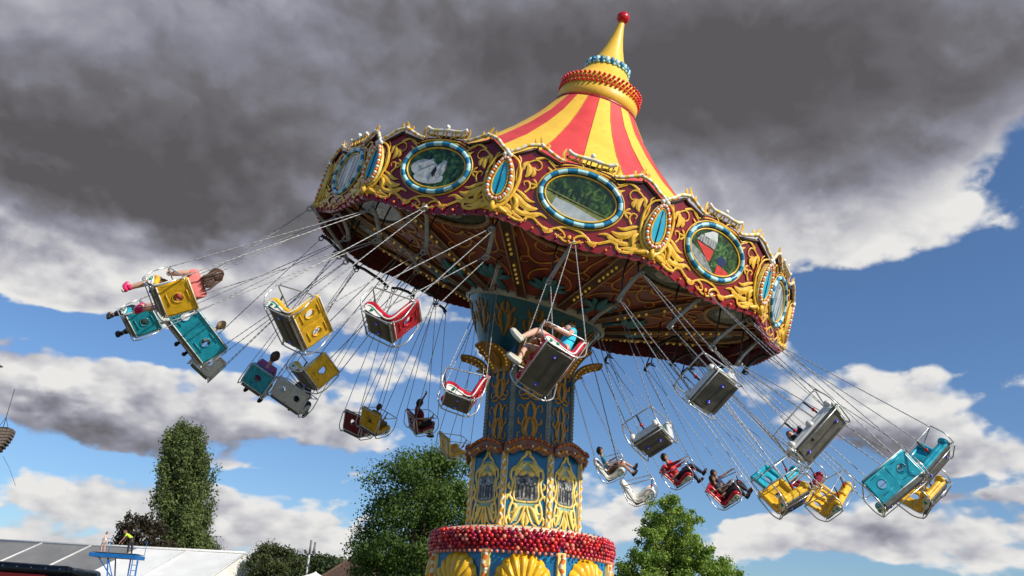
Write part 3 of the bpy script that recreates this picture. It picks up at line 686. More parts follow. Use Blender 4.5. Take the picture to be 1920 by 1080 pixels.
# crest arches on top of the lower column
ca = MB()
ap = [(-.5, 4.95)]+[(-.5+i*.05, 5.12+.17*sin(pi*i/20)-.03*(i in (0, 20))) for i in range(21)]+[(.5, 4.95), (.3, 4.9), (.18, 4.98), (0, 5.03), (-.18, 4.98), (-.3, 4.9)]
ca.prism(ap, .0, -.05, 0, lambda a, c_, d: (a, d, c_))
for i in range(15): t = i/14; ca.ball((-.46+.92*t, -.07, 5.1+.14*sin(pi*t)), .034, 1 if i % 2 else 2, 6, 4)
for i in range(11): t = i/10; ca.ball((-.42+.84*t, -.065, 4.99+.09*sin(pi*t)), .028, 2 if i % 3 else 3, 6, 4)
for s in (-1, 1): orn(ca, [(s*.1, 4.98), (s*.18, 5.06), (s*.3, 5.03), (s*.42, 4.94)], .04, .01, True, mi=4, y=-.06)
ca_me = ca.mesh('crest_arch', [mat('crest_rust', (.26, .09, .03), .4, var=.3, scale=8, dirt=.3), mat('crest_bulb', (.6, .2, .04), .3), mat('rust_bulb', (.42, .08, .03), .3), cream, goldd])
for k in range(8):
    g_ = link('gilt_picture_frame', lp_me, lc, face(k, LA+.004)); link('old_photograph', ph_me, lc, face(k, LA+.004))
    link('twisted_light_pilaster', lpil_me, lc, face(k+.5, LA/cos(pi/8)-.005)); link('crest_arch', ca_me, lc, face(k, LA+.1))
# --- base drum
w = MB(); w.lathe([(1.1, 3.5), (1.45, 3.49), (1.68, 3.45), (1.8, 3.4), (1.86, 3.33), (1.84, 3.02), (1.7, 2.98)], 64, lambda i, j: 0 if j < 2 else (1 if j < 4 else 2)); w.build('drum_top', [yelr, cream, pinkb], carousel)
w = MB()
for row in range(6):
    z = 3.36-row*.066; rr = 1.87+.05*sin(pi*(row+.7)/6)
    for i in range(104):
        a = 2*pi*(i+.5*(row % 2))/104; a += random.uniform(-.012, .012); z_ = z+random.uniform(-.012, .012); w.ball((rr*cos(a), rr*sin(a), z_), .036+.014*random.random(), random.choice((0, 0, 1, 1, 2, 3)), 6, 4)
for i in range(64): a = 2*pi*i/64; w.ball((1.82*cos(a), 1.82*sin(a), 3.425), .02, 1, 5, 3)
for i in range(104): a = 2*pi*i/104; w.ball((1.9*cos(a), 1.9*sin(a), 2.955), .034, 2, 6, 4)
tag(w.build('bulb_garland', [redb, pinkb, mat('salmon_bulb', (.8, .22, .14), .25), mat('dull_red_bulb', (.20, .012, .015), .4)], carousel), kind='stuff')
bd = octo('base_drum', BA/cos(pi/8), .25, 3.1, blueP)
sh = MB()
for tier in (2.14, .98):
    NA, NR, LB = 88, 10, 11; vs = []; fs = []
    for ia in range(NA+1):
        a = rad(-90+180*ia/NA); lob = abs(cos(LB*pi*ia/NA)) if False else abs(sin(LB*pi*ia/NA))
        for ir_ in range(NR+1):
            q = ir_/NR; R_ = (.56+.10*cos(a))*(1+.045*lob*q); x = R_*q*sin(a); z = tier+R_*q*cos(a)*1.22
            y = -.03-.13*sin(pi*min(1, q*.9+.05))-.075*lob*q**.8
            vs.append((x, y if ir_ < NR else -.01, z))
    for ia in range(NA):
        for ir_ in range(NR): k_ = ia*(NR+1)+ir_; fs.append((k_, k_+1, k_+NR+2, k_+NR+1))
    sh.add(vs, fs, 0, True); sh.ball((0, -.1, tier), .13, 0, 12, 8)
    for s in (-1, 1): sh.tube(spline([(s*.05, -.12, tier-.05), (s*.3, -.1, tier-.16), (s*.55, -.06, tier-.05), (s*.6, -.05, tier+.12)], 4), taper(13, .07, .03), 7, 0)
sh_me = sh.mesh('scallop_shell', [mat('shell_yellow', (.85, .47, .02), .3, var=.12, scale=5, dirt=.15)])
bp = MB(); bp.box((0, .01, 1.65), (.17, .08, 2.7), 0)
bp.tube([Vector((.03*cos(i*.8), -.045+.012*sin(i*.8), .4+i*.04)) for i in range(64)], .04, 6, lambda i: 1+(i//2) % 2)
bp_me = bp.mesh('base_pilaster', [goldp, orange, cream])
dr = MB()
dr.prism([(-.62, 3.02), (.62, 3.02), (.62, 2.9)]+[(.62-.062*i, 2.86-.06*sin(pi*i/20)-.03*abs(sin(i*1.57))) for i in range(1, 20)]+[(-.62, 2.9)], 0, -.012, 0, lambda a, c_, d: (a, d, c_))
dr_me = dr.mesh('blue_drape', [mat('drape_blue', (.01, .2, .42), .35, var=.3, scale=9)])
for k in range(8):
    link('scallop_shell', sh_me, bd, face(k, BA+.014)); link('base_pilaster', bp_me, bd, face(k+.5, BA/cos(pi/8))); link('blue_drape', dr_me, bd, face(k, BA+.002))
w = MB(); w.lathe([(0.01, .3), (4.6, .3), (4.6, .0)], 32, 0, sm=False); w.build('ride_platform', [mat('platform_plate', (.2, .2, .2), .5, var=.2, scale=3, dirt=.4)], carousel)
# ------------------------------------------------------------------ swings
def attach(s, rho, z):
    a = -pi/2+PH+s*pi/6; return MC @ Vector((rho*cos(a), rho*sin(a), z))
def solve(px, py, s, rho, z, L, alpha=48):
    P = attach(s, rho, z); rd = Vector((P.x, P.y, 0)).normalized(); tn = Vector((rd.y, -rd.x, 0))
    want = (sin(rad(alpha))*rd-cos(rad(alpha))*Vector((0, 0, 1))+.15*tn).normalized()
    d = ray(px, py); best = None
    for i in range(1200):
        Sx_ = CAM+d*(7+i*.018); v = Sx_-P; c_ = 3*(v.length-L)**2+((v/L-want).length*2.2)**2
        if best is None or c_ < best[0]: best = (c_, Sx_)
    return P, best[1]
def seat_matrix(P, S, yaw):
    Z = (P-S).normalized(); rd = Vector((S.x, S.y, 0)).normalized(); tn = Vector((rd.y, -rd.x, 0))
    f = tn*cos(rad(yaw))+rd*sin(rad(yaw)); Y = (f-Z*f.dot(Z)).normalized(); X = Y.cross(Z)
    return Matrix(((X.x, Y.x, Z.x, S.x), (X.y, Y.y, Z.y, S.y), (X.z, Y.z, Z.z, S.z), (0, 0, 0, 1)))
PROF = [(.31, .0), (.33, .05), (.29, .10), (.2, .09), (.08, .03), (-.06, -.02), (-.15, -.01), (-.2, .06), (-.24, .2), (-.29, .36), (-.33, .45), (-.37, .44)]
SEATME = {}
def seat_meshes(W, c):
    if (W, c) in SEATME: return SEATME[(W, c)]
    n = 2 if W > .8 else 1; out = {}
    # moulded seat shell: curved pan, thick rolled bolsters at the ends and between places
    b = MB(); sp = [(q.x, q.y) for q in spline([(y, z, 0) for y, z in PROF], 3)]
    pan = [q for q in sp if q[0] > -.2]
    for x0, x1 in [(-W/2, W/2)]:
        vs = [(x0, y, z) for y, z in pan]+[(x1, y, z) for y, z in pan]+[(x0, y, z-.05) for y, z in pan]+[(x1, y, z-.05) for y, z in pan]; k = len(pan)
        fs = []
        for i in range(k-1): fs += [(i, i+1, k+i+1, k+i), (2*k+i, 3*k+i, 3*k+i+1, 2*k+i+1)]
        b.add(vs, fs, 0, True)
    xs = [-W/2+.02, W/2-.02]+([0] if n == 2 else [])
    for x in xs:
        b.tube([(x, y, z+.0) for y, z in sp], [.035]+[.052]*(len(sp)-2)+[.03], 10, 0)
    for x in (-W/2-.035, W/2+.035): b.tube([(x, y, z-.055) for y, z in sp[2:]], .014, 5, 1)
    out['seat_shell'] = b.mesh('seat_shell', [seatc[c], wtrim])
    # backrest: panel(s) with a round hole each
    b = MB(); cw = W/n
    for i in range(n):
        cx = -W/2+cw*(i+.5); hw = cw/2-.012; z0, z1 = -.10, .47; hz = .22; R_ = .085; kk = 32
        ring = []; outer = []
        for j in range(kk):
            a = 2*pi*j/kk; ring.append((cx+R_*cos(a), hz+R_*sin(a)))
            t = min(hw/max(1e-6, abs(cos(a))), ((z1-hz) if sin(a) > 0 else (hz-z0))/max(1e-6, abs(sin(a)))); outer.append((cx+t*cos(a), hz+t*sin(a)))
        yb = lambda z: -.17-.36*(z+.1)*.95
        vs = []
        for L_ in (ring, outer):
            for off in (0.0, .045): vs += [(x, yb(z)-off+.02, z) for x, z in L_]
        fs = []
        for j in range(kk):
            m2 = (j+1) % kk
            fs += [(j, m2, 2*kk+m2, 2*kk+j), (kk+j, 3*kk+j, 3*kk+m2, kk+m2), (j, kk+j, kk+m2, m2), (2*kk+j, 2*kk+m2, 3*kk+m2, 3*kk+j)]
        b.add(vs, fs, 0)
        b.tube([Vector((cx+(R_+.008)*cos(a), yb(hz+R_*sin(a))-.028, hz+(R_+.008)*sin(a))) for a in [2*pi*j/20 for j in range(20)]], .008, 5, 0, closed=True)
    b.tube([(-W/2, -.35, .46), (W/2, -.35, .46)], .04, 8, 0)
    for z_ in (-.06, .47): b.tube([(-W/2, yb(z_)-.04, z_), (W/2, yb(z_)-.04, z_)], .012, 5, 1)
    for i in range(n): 
        cx = -W/2+cw*(i+.5)
        for z_ in (.05, .39): b.tube([(cx-.12, yb(z_)-.032, z_), (cx+.12, yb(z_)-.032, z_)], .008, 4, 0)
    out['backrest'] = b.mesh('backrest', [seatc[c], wtrim])
    b = MB(); k_ = [(.30, -.01), (.31, -.075), (.24, -.10), (-.19, -.145), (-.21, -.08), (-.14, -.07), (.0, -.07), (.2, .03)]
    b.prism(k_, -W/2+.02, W/2-.02, 0, lambda y, z, x: (x, y, z))
    b.box((0, .05, -.125), (W*.7, .05, .012), 1); b.box((0, -.13, -.146), (W*.7, .04, .012), 1)
    for x in (-W/2+.06, W/2-.06):
        for y in (.2, -.12): b.ball((x, y, -.118 if y > 0 else -.14), .012, 1, 6, 3)
    out['seat_base'] = b.mesh('seat_base', [under, mat('underside_strip', (.09, .085, .075), .5)])
    out['blue_light'] = []
    for i in range(2):
        b = MB(); x = (-W/2+.14) if i == 0 else (W/2-.14)
        b.ball((x, .06, -.128), .036, 0, 10, 6, (1, 1, .6)); b.ball((x, .06, -.14), .016, 1, 8, 4)
        out['blue_light'].append(b.mesh('blue_light', [bluel, white]))
    out['end_plate'] = []
    for s in (-1, 1):
        b = MB(); b.prism([(.33, .06), (.33, -.05), (.1, -.1), (-.0, -.09), (.0, -.02), (.2, .04)], s*(W/2+.012), s*(W/2+.03), 0, lambda y, z, x: (x, y, z))
        out['end_plate'].append(b.mesh('end_plate', [wtrim]))
    out['green_light'] = []
    for s in (-1, 1):
        for y in ((.24, .12) if n == 2 else (.19,)): b = MB(); b.ball((s*(W/2+.04), y, -.02), .03, 0, 8, 5); out['green_light'].append(b.mesh('green_light', [greenl]))
    # tubular safety frame
    b = MB(); w = W/2+.06; ty = .013
    def rr(pts, r_=.05):   # rounded polyline
        P_ = [Vector(p) for p in pts]; o = [P_[0]]
        for i in range(1, len(P_)-1):
            a = (P_[i-1]-P_[i]).normalized(); c_ = (P_[i+1]-P_[i]).normalized(); q = P_[i]
            for t in (0, .5, 1): o.append(q+a*r_*(1-t)**2+c_*r_*t**2)
        o.append(P_[-1]); return o
    b.tube(rr([(0, -.36, .42), (-w, -.36, .42), (-w, .42, .38), (w, .42, .38), (w, -.36, .42), (0, -.36, .42)], .08), ty, 7, 0)
    for s in (-1, 1):
        b.tube(rr([(s*w, .42, .38), (s*(w+.01), .46, .08), (s*w, .32, -.13), (s*w, -.2, -.17), (s*w, -.36, .0), (s*w, -.38, .42)], .08), ty, 7, 0)
        b.tube([(s*w, .36, -.1), (s*(W/2), .28, -.06)], .012, 5, 0); b.tube([(s*w, -.24, -.15), (s*(W/2), -.18, -.1)], .012, 5, 0)
    b.tube([(-w, .32, -.13), (w, .32, -.13)], .011, 5, 0)
    out['safety_frame'] = b.mesh('safety_frame', [chrome])
    out['crotch_strap'] = []
    for i in range(n):
        b = MB(); cx = -W/2+cw*(i+.5); b.tube([(cx, .42, .38), (cx, .36, .2), (cx, .3, .1)], .017, 6, 0); b.ball((cx, .35, .17), .035, 1, 8, 5)
        out['crotch_strap'].append(b.mesh('crotch_strap', [dsteel, redg]))
    SEATME[(W, c)] = out; return out
def chain(a, b_):
    mb = MB(); a = Vector(a); b_ = Vector(b_); L = (b_-a).length; n = max(4, int(L/.055))
    mid = Vector((0, 0, 0)); mb.tube([a.lerp(b_, i/n) for i in range(n+1)], .0125, 4, 0, twist=.45)
    return mb.build('chain', [steel])
SW = []
def swing(px, py, s, W, c, label, rho=5.0, z=.25, L=3.65, yaw=30, alpha=40, sc=1.0, tilt=0, group='chairs hanging on chains from the swing ride'):
    P, S = solve(px, py, s, rho, z, L, alpha); mw0 = seat_matrix(P, S, yaw); RT = Matrix.Rotation(rad(tilt), 4, 'Y'); mw = mw0 @ RT; RI = RT.inverted()
    t = thing('swing_chair', label, 'swing', mw, group); H = (P-S).length
    ms = seat_meshes(W, c)
    SM = Matrix.Scale(sc, 4)
    sh_ = link('seat_shell', ms['seat_shell'], t, SM); ba = link('seat_base', ms['seat_base'], t, SM)
    link('backrest', ms['backrest'], t, SM); 
    for me in ms['end_plate']: link('end_plate', me, t, SM)
    for me in ms['blue_light']: link('blue_light', me, ba)
    for me in ms['green_light']: link('green_light', me, ba)
    fr = link('safety_frame', ms['safety_frame'], t, SM); [link('crotch_strap', me, fr) for me in ms['crotch_strap']]
    w = (W/2+.06)*sc; hb = w*.98
    for sx in (-1, 1):
        for sy in (-.34*sc, .38*sc):
            ch = chain((sx*w, sy, .40*sc), RI @ Vector((sx*hb, sy*.12, H-.08))); ch.parent = t
    b = MB(lambda p: RI @ p); b.tube([Vector((-hb-.05, 0, H)), Vector((-hb*.5, .0, H+.05)), Vector((hb*.5, 0, H+.05)), Vector((hb+.05, 0, H))], .04, 7, 0)
    for sx in (-1, 1): b.tube([Vector((sx*hb+.05*cos(a), .045*sin(a), H-.05+.06*cos(a)*0-.05*sin(a))) for a in [2*pi*i/10 for i in range(10)]], .014, 5, 0, closed=True)
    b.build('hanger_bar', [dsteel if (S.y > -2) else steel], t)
    inv = mw.inverted(); up_w = MC.to_3x3() @ Vector((0, 0, 1))
    for sx in (-1, 1):
        p0 = RI @ Vector((sx*hb*.8, 0, H+.03)); pw_ = mw @ p0; loc = MC.inverted() @ pw_; rr_ = min(math.hypot(loc.x, loc.y)*.985, 5.0)
        aa = math.atan2(loc.y, loc.x); top = MC @ Vector((rr_*cos(aa), rr_*sin(aa), ZC0+(max(rr_, RC0)*.97-RC0)/(RC1-RC0)*(ZC1-ZC0)-.02))
        p1 = inv @ top; b = MB(); m_ = p0.lerp(p1, .5)+Vector((0, .07, .0)); b.tube([p0, p0.lerp(p1, .3)+Vector((0, .06, 0)), m_, p1], .017, 6, 0); b.build('hanger_arm', [dsteel], t)
    SW.append((t, mw, W)); return mw

# ------------------------------------------------------------------ people
skins = {k: mat('skin_'+k, c_, .5, var=.06, scale=12) for k, c_ in {'fair': (.62, .36, .25), 'mid': (.45, .24, .15), 'tan': (.32, .16, .09)}.items()}
def cloth(n, c_): return mat('cloth_'+n, c_, .8, var=.15, scale=12, bump=.2)
def hairm(n, c_): return mat('hair_'+n, c_, .55, var=.35, scale=30)
def skinmesh(V, Ed, Rr, sub=2):
    me = bpy.data.meshes.new('tmp'); me.from_pydata([tuple(v) for v in V], Ed, []); ob = bpy.data.objects.new('tmp', me); col.objects.link(ob)
    m = ob.modifiers.new('s', 'SKIN'); m.use_smooth_shade = True
    for i, r_ in enumerate(Rr):
        sv = me.skin_vertices[0].data[i]; sv.radius = r_ if isinstance(r_, tuple) else (r_, r_); sv.use_root = (i == 0)
    m2 = ob.modifiers.new('u', 'SUBSURF'); m2.levels = sub; m2.render_levels = sub
    bpy.context.view_layer.update(); dg = bpy.context.evaluated_depsgraph_get(); ev = ob.evaluated_get(dg); r_ = ev.to_mesh()
    vs = [v.co.copy() for v in r_.vertices]; fs = [tuple(p.vertices) for p in r_.polygons]; ev.to_mesh_clear()
    bpy.data.objects.remove(ob); bpy.data.meshes.remove(me); return vs, fs
def person(label, mw, J, k=1.0, skin='fair', shirt=('pink', (.8, .25, .25)), legs=('dark', (.03, .03, .04)), leglen=.5, sleeve=.5, shoe=('black', (.02, .02, .02)), hair=('brown', (.06, .03, .015)), longhair=False, group=None, look=(0, 1, 0)):
    J = {a: Vector(b_) for a, b_ in J.items()}
    order = ['pel', 'waist', 'chest', 'neck', 'head']
    V = [J[o_] for o_ in order]; E2 = [(0, 1), (1, 2), (2, 3), (3, 4)]; R2 = [(.10*k, .085*k), (.092*k, .075*k), (.108*k, .082*k), .042*k, .04*k]
    for sd_ in ('L', 'R'):
        b0 = len(V)
        V += [J['sh'+sd_], J['el'+sd_], J['wr'+sd_], J['ha'+sd_]]; E2 += [(2, b0), (b0, b0+1), (b0+1, b0+2), (b0+2, b0+3)]; R2 += [.046*k, .034*k, .023*k, (.032*k, .018*k)]
        b0 = len(V)
        V += [J['hi'+sd_], J['kn'+sd_], J['an'+sd_], J['to'+sd_]]; E2 += [(0, b0), (b0, b0+1), (b0+1, b0+2), (b0+2, b0+3)]; R2 += [.078*k, .052*k, .032*k, (.034*k, .022*k)]
        mid = J['kn'+sd_].lerp(J['an'+sd_], .3)
    vs, fs = skinmesh(V, E2, R2)
    mb = MB(); mb.add(vs, fs, 0, True)
    fwd = Vector(look).normalized(); hd = J['head']+(J['head']-J['neck']).normalized()*.06*k; upv = (J['head']-J['neck']).normalized(); rt = fwd.cross(upv).normalized(); fwd = upv.cross(rt).normalized()
    hm = Matrix((rt, fwd, upv)).transposed(); hr = .088*k
    mb.ball(hd, hr, 0, 14, 10, (.86, 1.0, 1.22), hm)
    mb.tube([hd+hm @ Vector((0, hr*.92, .02*k)), hd+hm @ Vector((0, hr*1.2, -.022*k)), hd+hm @ Vector((0, hr*.95, -.03*k))], [.006*k, .014*k, .008*k], 6, 0)
    for s in (-1, 1): mb.ball(hd+hm @ Vector((s*hr*.86, -.005, -.005)), .02*k, 0, 6, 5, (.4, .7, 1.2), hm)
    for sd_ in ('L', 'R'):
        d = (J['ha'+sd_]-J['wr'+sd_]).normalized(); sx = 1 if sd_ == 'R' else -1
        sid = d.cross(Vector((0, 0, 1))) if abs(d.z) < .9 else d.cross(Vector((0, 1, 0))); sid.normalize(); nn = sid.cross(d)
        for i, ln in enumerate((.8, .95, 1.0, .82)):
            o_ = J['ha'+sd_]+sid*((i-1.5)*.016*k); L_ = .062*k*ln
            mb.tube([o_, o_+d*L_*.5, o_+d*L_*.8-nn*L_*.3, o_+d*L_*.7-nn*L_*.7], [.0085*k, .0085*k, .0075*k, .006*k], 5, 0)
        o_ = J['wr'+sd_].lerp(J['ha'+sd_], .5)-sid*.028*k; mb.tube([o_, o_-sid*.02*k+d*.02*k, o_-sid*.02*k+d*.05*k-nn*.015*k], [.01*k, .009*k, .007*k], 5, 0)
    p = tag(mb.build('person', [skins[skin]], None, mw), label, 'person', group); p.matrix_world = mw
    eb = MB()
    for s in (-1, 1): eb.ball(hd+hm @ Vector((s*hr*.34, hr*.88, .012*k)), .011*k, 0, 6, 5)
    eb.build('eyes', [mat('eye_dark', (.02, .015, .01), .2)], p)
    mo = MB(); mo.tube([hd+hm @ Vector((-.024*k, hr*.86, -.05*k)), hd+hm @ Vector((0, hr*.95, -.053*k)), hd+hm @ Vector((.024*k, hr*.86, -.05*k))], .006*k, 5, 0); mo.build('mouth', [mat('lip', (.4, .1, .08), .5)], p)
    # shirt
    def toward(a, b_, t): return J[a].lerp(J[b_], t)
    V = [J['pel'].lerp(J['waist'], .35), J['waist'], J['chest'], J['chest'].lerp(J['neck'], .75)]; E2 = [(0, 1), (1, 2), (2, 3)]; R2 = [(.116*k, .1*k), (.112*k, .092*k), (.128*k, .098*k), .056*k]
    for sd_ in ('L', 'R'):
        b0 = len(V)
        if sleeve <= 1: V += [J['sh'+sd_], toward('sh'+sd_, 'el'+sd_, sleeve)]; E2 += [(2, b0), (b0, b0+1)]; R2 += [.062*k, .052*k]
        else: V += [J['sh'+sd_], J['el'+sd_], toward('el'+sd_, 'wr'+sd_, .85)]; E2 += [(2, b0), (b0, b0+1), (b0+1, b0+2)]; R2 += [.062*k, .048*k, .034*k]
    vs, fs = skinmesh(V, E2, R2); m2 = MB(); m2.add(vs, fs, 0, True); m2.build('shirt', [cloth(*shirt)], p)
    V = [J['pel']+(J['waist']-J['pel'])*.3, J['pel']]; E2 = [(0, 1)]; R2 = [(.116*k, .098*k), (.124*k, .104*k)]
    for sd_ in ('L', 'R'):
        b0 = len(V)
        if leglen <= 1: V += [J['hi'+sd_], toward('hi'+sd_, 'kn'+sd_, leglen)]; E2 += [(1, b0), (b0, b0+1)]; R2 += [.092*k, .078*k if leglen < .9 else .068*k]
        else: V += [J['hi'+sd_], J['kn'+sd_], toward('kn'+sd_, 'an'+sd_, leglen-1)]; E2 += [(1, b0), (b0, b0+1), (b0+1, b0+2)]; R2 += [.092*k, .068*k, .048*k]
    vs, fs = skinmesh(V, E2, R2); m2 = MB(); m2.add(vs, fs, 0, True); m2.build('trousers' if leglen > 1 else 'shorts', [cloth(*legs)], p)
    for sd_ in ('L', 'R'):
        a, t_ = J['an'+sd_], J['to'+sd_]; d = (t_-a).normalized(); sh0 = (J['an'+sd_]-J['kn'+sd_]).normalized()
        m2 = MB(); pts = [a-d*.045*k+sh0*.035*k, a+sh0*.03*k, a.lerp(t_, .5)+sh0*.03*k, t_+sh0*.012*k, t_+d*.035*k+sh0*.008*k]
        m2.tube(pts, [.032*k, .044*k, .042*k, .036*k, .018*k], 8, 0); m2.tube([q+sh0*.026*k for q in pts], [.028*k, .034*k, .036*k, .034*k, .016*k], 8, 1, fl=.5)
        m2.tube([a-sh0*.045*k, a], [.034*k, .038*k], 8, 0); m2.build('shoe', [cloth(*shoe), wtrim if shoe[0] != 'black' else black], p)
    m2 = MB(); hh = hm
    n1, n2 = 14, 10; vs = []; fs = []
    for i in range(n2):
        th = i/(n2-1)*pi*.62
        for j in range(n1):
            ph_ = 2*pi*j/n1; f_ = sin(ph_); cut = th if f_ < .2 else min(th, pi*.41)
            jit = 1+random.uniform(-.03, .06); vs.append(hd+hh @ Vector((.93*hr*1.08*sin(cut)*cos(ph_)*jit, hr*1.1*sin(cut)*f_*jit, 1.22*hr*1.08*cos(cut)*jit)))
    for i in range(n2-1):
        for j in range(n1): fs.append((i*n1+j, i*n1+(j+1) % n1, (i+1)*n1+(j+1) % n1, (i+1)*n1+j))
    m2.add(vs, fs, 0, True)
    if longhair:
        bk = hd-fwd*hr*.75
        for dx in [(-.06+.12*q/13) for q in range(14)]: dj = random.uniform(-.02, .02); m2.tube([hd+rt*dx*k-fwd*hr*.6+upv*.05*k, bk+rt*dx*1.2*k-upv*.05*k, bk+rt*(dx*1.3+dj)*k-upv*.16*k-fwd*(.01+dj), bk+rt*(dx+dj*2)*k-upv*random.uniform(.2, .27)*k-fwd*.02], [.018*k, .017*k, .012*k, .002*k], 5, 0)
    else: m2.ball(hd-fwd*hr*.25-upv*.01, hr*1.02, 0, 12, 8, (.9, .9, 1.15), hh)
    m2.build('hair', [hairm(*hair)], p)
    return p
def sit(k=.85, x=0., arms='bar', legL=(.1, 10), legR=(.1, 25), lean=-8, turn=0):
    """seated pose in seat coordinates; legs: (spread, knee swing forward in degrees)"""
    pel = Vector((x, -.05, .10)); up = Vector((0, sin(rad(lean)), cos(rad(lean)))); J = {'pel': pel, 'waist': pel+up*.14*k, 'chest': pel+up*.32*k, 'neck': pel+up*.46*k, 'head': pel+up*.55*k+Vector((0, .015, 0))}
    for sd_, s, lg in (('L', -1, legL), ('R', 1, legR)):
        sh = J['chest']+Vector((s*.15*k, 0, .075*k)); J['sh'+sd_] = sh
        a = arms if isinstance(arms, str) else arms[0 if s < 0 else 1]
        if a == 'bar': el = sh+Vector((s*.05, .08, -.22))*k; wr = Vector((x+s*.13*k, .36, .37)); wr = el+(wr-el).normalized()*.22*k; ha = wr+(Vector((x+s*.12*k, .43, .37))-wr).normalized()*.07*k
        elif a == 'chain': el = sh+Vector((s*.14, .06, -.1))*k; wr = el+Vector((s*.08, .12, .17))*k; ha = wr+Vector((0, .03, .06))*k
        elif a == 'out': el = sh+Vector((s*.08, .2, .0))*k; wr = el+Vector((s*.05, .22, .02))*k; ha = wr+Vector((0, .07, .0))*k
        elif a == 'up': el = sh+Vector((s*.08, .14, .12))*k; wr = el+Vector((s*.0, .1, .2))*k; ha = wr+Vector((0, .02, .07))*k
        J['el'+sd_], J['wr'+sd_], J['ha'+sd_] = el, wr, ha
        hip = pel+Vector((s*.08*k, .02, -.01)); kn = hip+Vector((s*lg[0]*k, .40*k, .08)); th = rad(lg[1]); dn = Vector((0, sin(th), -cos(th))); an = kn+dn*.37*k
        J['hi'+sd_], J['kn'+sd_], J['an'+sd_] = hip, kn, an; J['to'+sd_] = an+Vector((s*.02, cos(th), sin(th)))*.13*k
    return J
def ride(mw, label, **kw):
    pose = {k_: kw.pop(k_) for k_ in ('k', 'x', 'arms', 'legL', 'legR', 'lean') if k_ in kw}
    k = pose.get('k', .85); return person(label, mw, sit(**pose), k=k, **kw)
RG = 'riders in the swing seats'
# near and left side
mA = swing(302, 558, -2.0, .6, 'yellow', 'yellow swing seat at the far left carrying the girl in the pink shirt', yaw=38, sc=.9, tilt=-3)
ride(mA, 'girl in a pink shirt with long brown hair and pink shoes, legs stretched left', k=1.38, shirt=('pink', (.80, .22, .2)), legs=('black', (.02, .02, .025)), leglen=.75, sleeve=.4, shoe=('magenta', (.75, .02, .14)), hair=('brown', (.075, .035, .018)), longhair=True, legL=(.0, 18), legR=(.2, 34), arms=('bar', 'bar'), lean=4, group=RG)
mB = swing(248, 606, -2.5, .52, 'teal', 'teal swing seat just below the yellow seat of the girl in pink', yaw=38, sc=0.8)
ride(mB, 'small child in a white shirt in the teal seat, dark legs dangling to the left', k=1.1, shirt=('white', (.75, .73, .68)), legs=('black', (.02, .02, .025)), leglen=1.9, hair=('sandy', (.16, .08, .04)), shoe=('black', (.02, .02, .02)), legL=(.05, 12), legR=(.12, 2), group=RG)
mC = swing(345, 628, -3.0, 1.3, 'teal', 'long double teal swing seat seen from behind, left of the empty yellow double seat', yaw=30, sc=1.0)
ride(mC, 'blond child mostly hidden behind the long teal double seat', k=.95, x=.25, shirt=('grey', (.3, .3, .3)), legs=('black', (.02, .02, .025)), leglen=1.8, hair=('blond', (.42, .24, .09)), skin='fair', legL=(.05, 5), legR=(.05, -5), group=RG)
mD = swing(380, 690, -3.5, .55, 'white', 'off-white swing seat at the lower end of the long teal double seat', yaw=30, sc=0.9)
mE = swing(548, 612, -1.5, 0.95, 'yellow', 'large empty yellow double swing seat left of the empty red seat', yaw=30, sc=.84, tilt=-18)
mF = swing(478, 722, -4.0, .56, 'teal', 'teal swing seat with the rider in the purple top', yaw=30)
ride(mF, 'child in a purple top leaning back in the small teal seat, bare shins, dark shoes', k=1.25, shirt=('purple', (.35, .10, .30)), legs=('plum', (.08, .02, .05)), leglen=.85, sleeve=1.5, shoe=('black', (.02, .02, .02)), hair=('brown', (.075, .035, .018)), legL=(.08, 12), legR=(.12, 0), group=RG)
mG = swing(576, 706, -2.6, .56, 'yellow', 'smaller yellow swing seat below the large empty yellow double seat', rho=3.3, z=.2, L=3.6, yaw=28, alpha=40, sc=0.9)
mH = swing(542, 752, -4.5, .9, 'white', 'grey double swing seat hanging below the small yellow seat', yaw=30)
ride(mH, 'rider with dark trousers in the grey double seat below the small yellow seat', k=1.1, x=.18, shirt=('navy', (.02, .03, .08)), legs=('black', (.02, .02, .025)), leglen=1.9, hair=('dark', (.02, .015, .01)), skin='tan', group=RG)
mI = swing(722, 608, -1.0, .55, 'red', 'empty red swing seat high left of the column, nearest the camera', yaw=28, sc=.84, tilt=-26)
mJ = swing(865, 748, -1.2, .55, 'red', 'empty red swing seat just left of the upper column', rho=3.0, z=.12, L=3.3, yaw=28, alpha=38, sc=.9, tilt=-12)
mN = swing(1030, 690, -.5, 0.9, 'red', 'dark red double swing seat in front of the upper column', yaw=32, sc=.84, tilt=-6)
ride(mN, 'rider in pale trainers, bare shins sticking out of the dark red double seat', k=1.05, x=-.22, shirt=('cyan', (.03, .5, .66)), legs=('plum', (.08, .02, .05)), leglen=.5, sleeve=.4, shoe=('stone', (.55, .50, .36)), hair=('dark', (.02, .015, .01)), skin='fair', legL=(.02, 30), legR=(.1, 10), group=RG)
mT = swing(1340, 735, 0.0, .62, 'white', 'empty white swing seat just under the canopy rim on the right', yaw=30, sc=.84, tilt=0)
mU = swing(1535, 815, .5, 1.0, 'white', 'white double swing seat tilted steeply at the right, dark underside showing', yaw=32, sc=.82, tilt=10)
ride(mU, 'rider hidden behind the steep white double seat, black shoes showing', k=.62, x=.2, lean=-20, shirt=('grey', (.3, .3, .3)), legs=('black', (.02, .02, .025)), leglen=1.9, hair=('dark', (.02, .015, .01)), legL=(.02, -30), legR=(.05, -40), group=RG)
mP = swing(1226, 826, .35, .55, 'white', 'empty white swing seat hanging right of the column below the canopy', rho=2.9, z=.1, L=3.4, yaw=30, alpha=38, sc=.9, tilt=0)
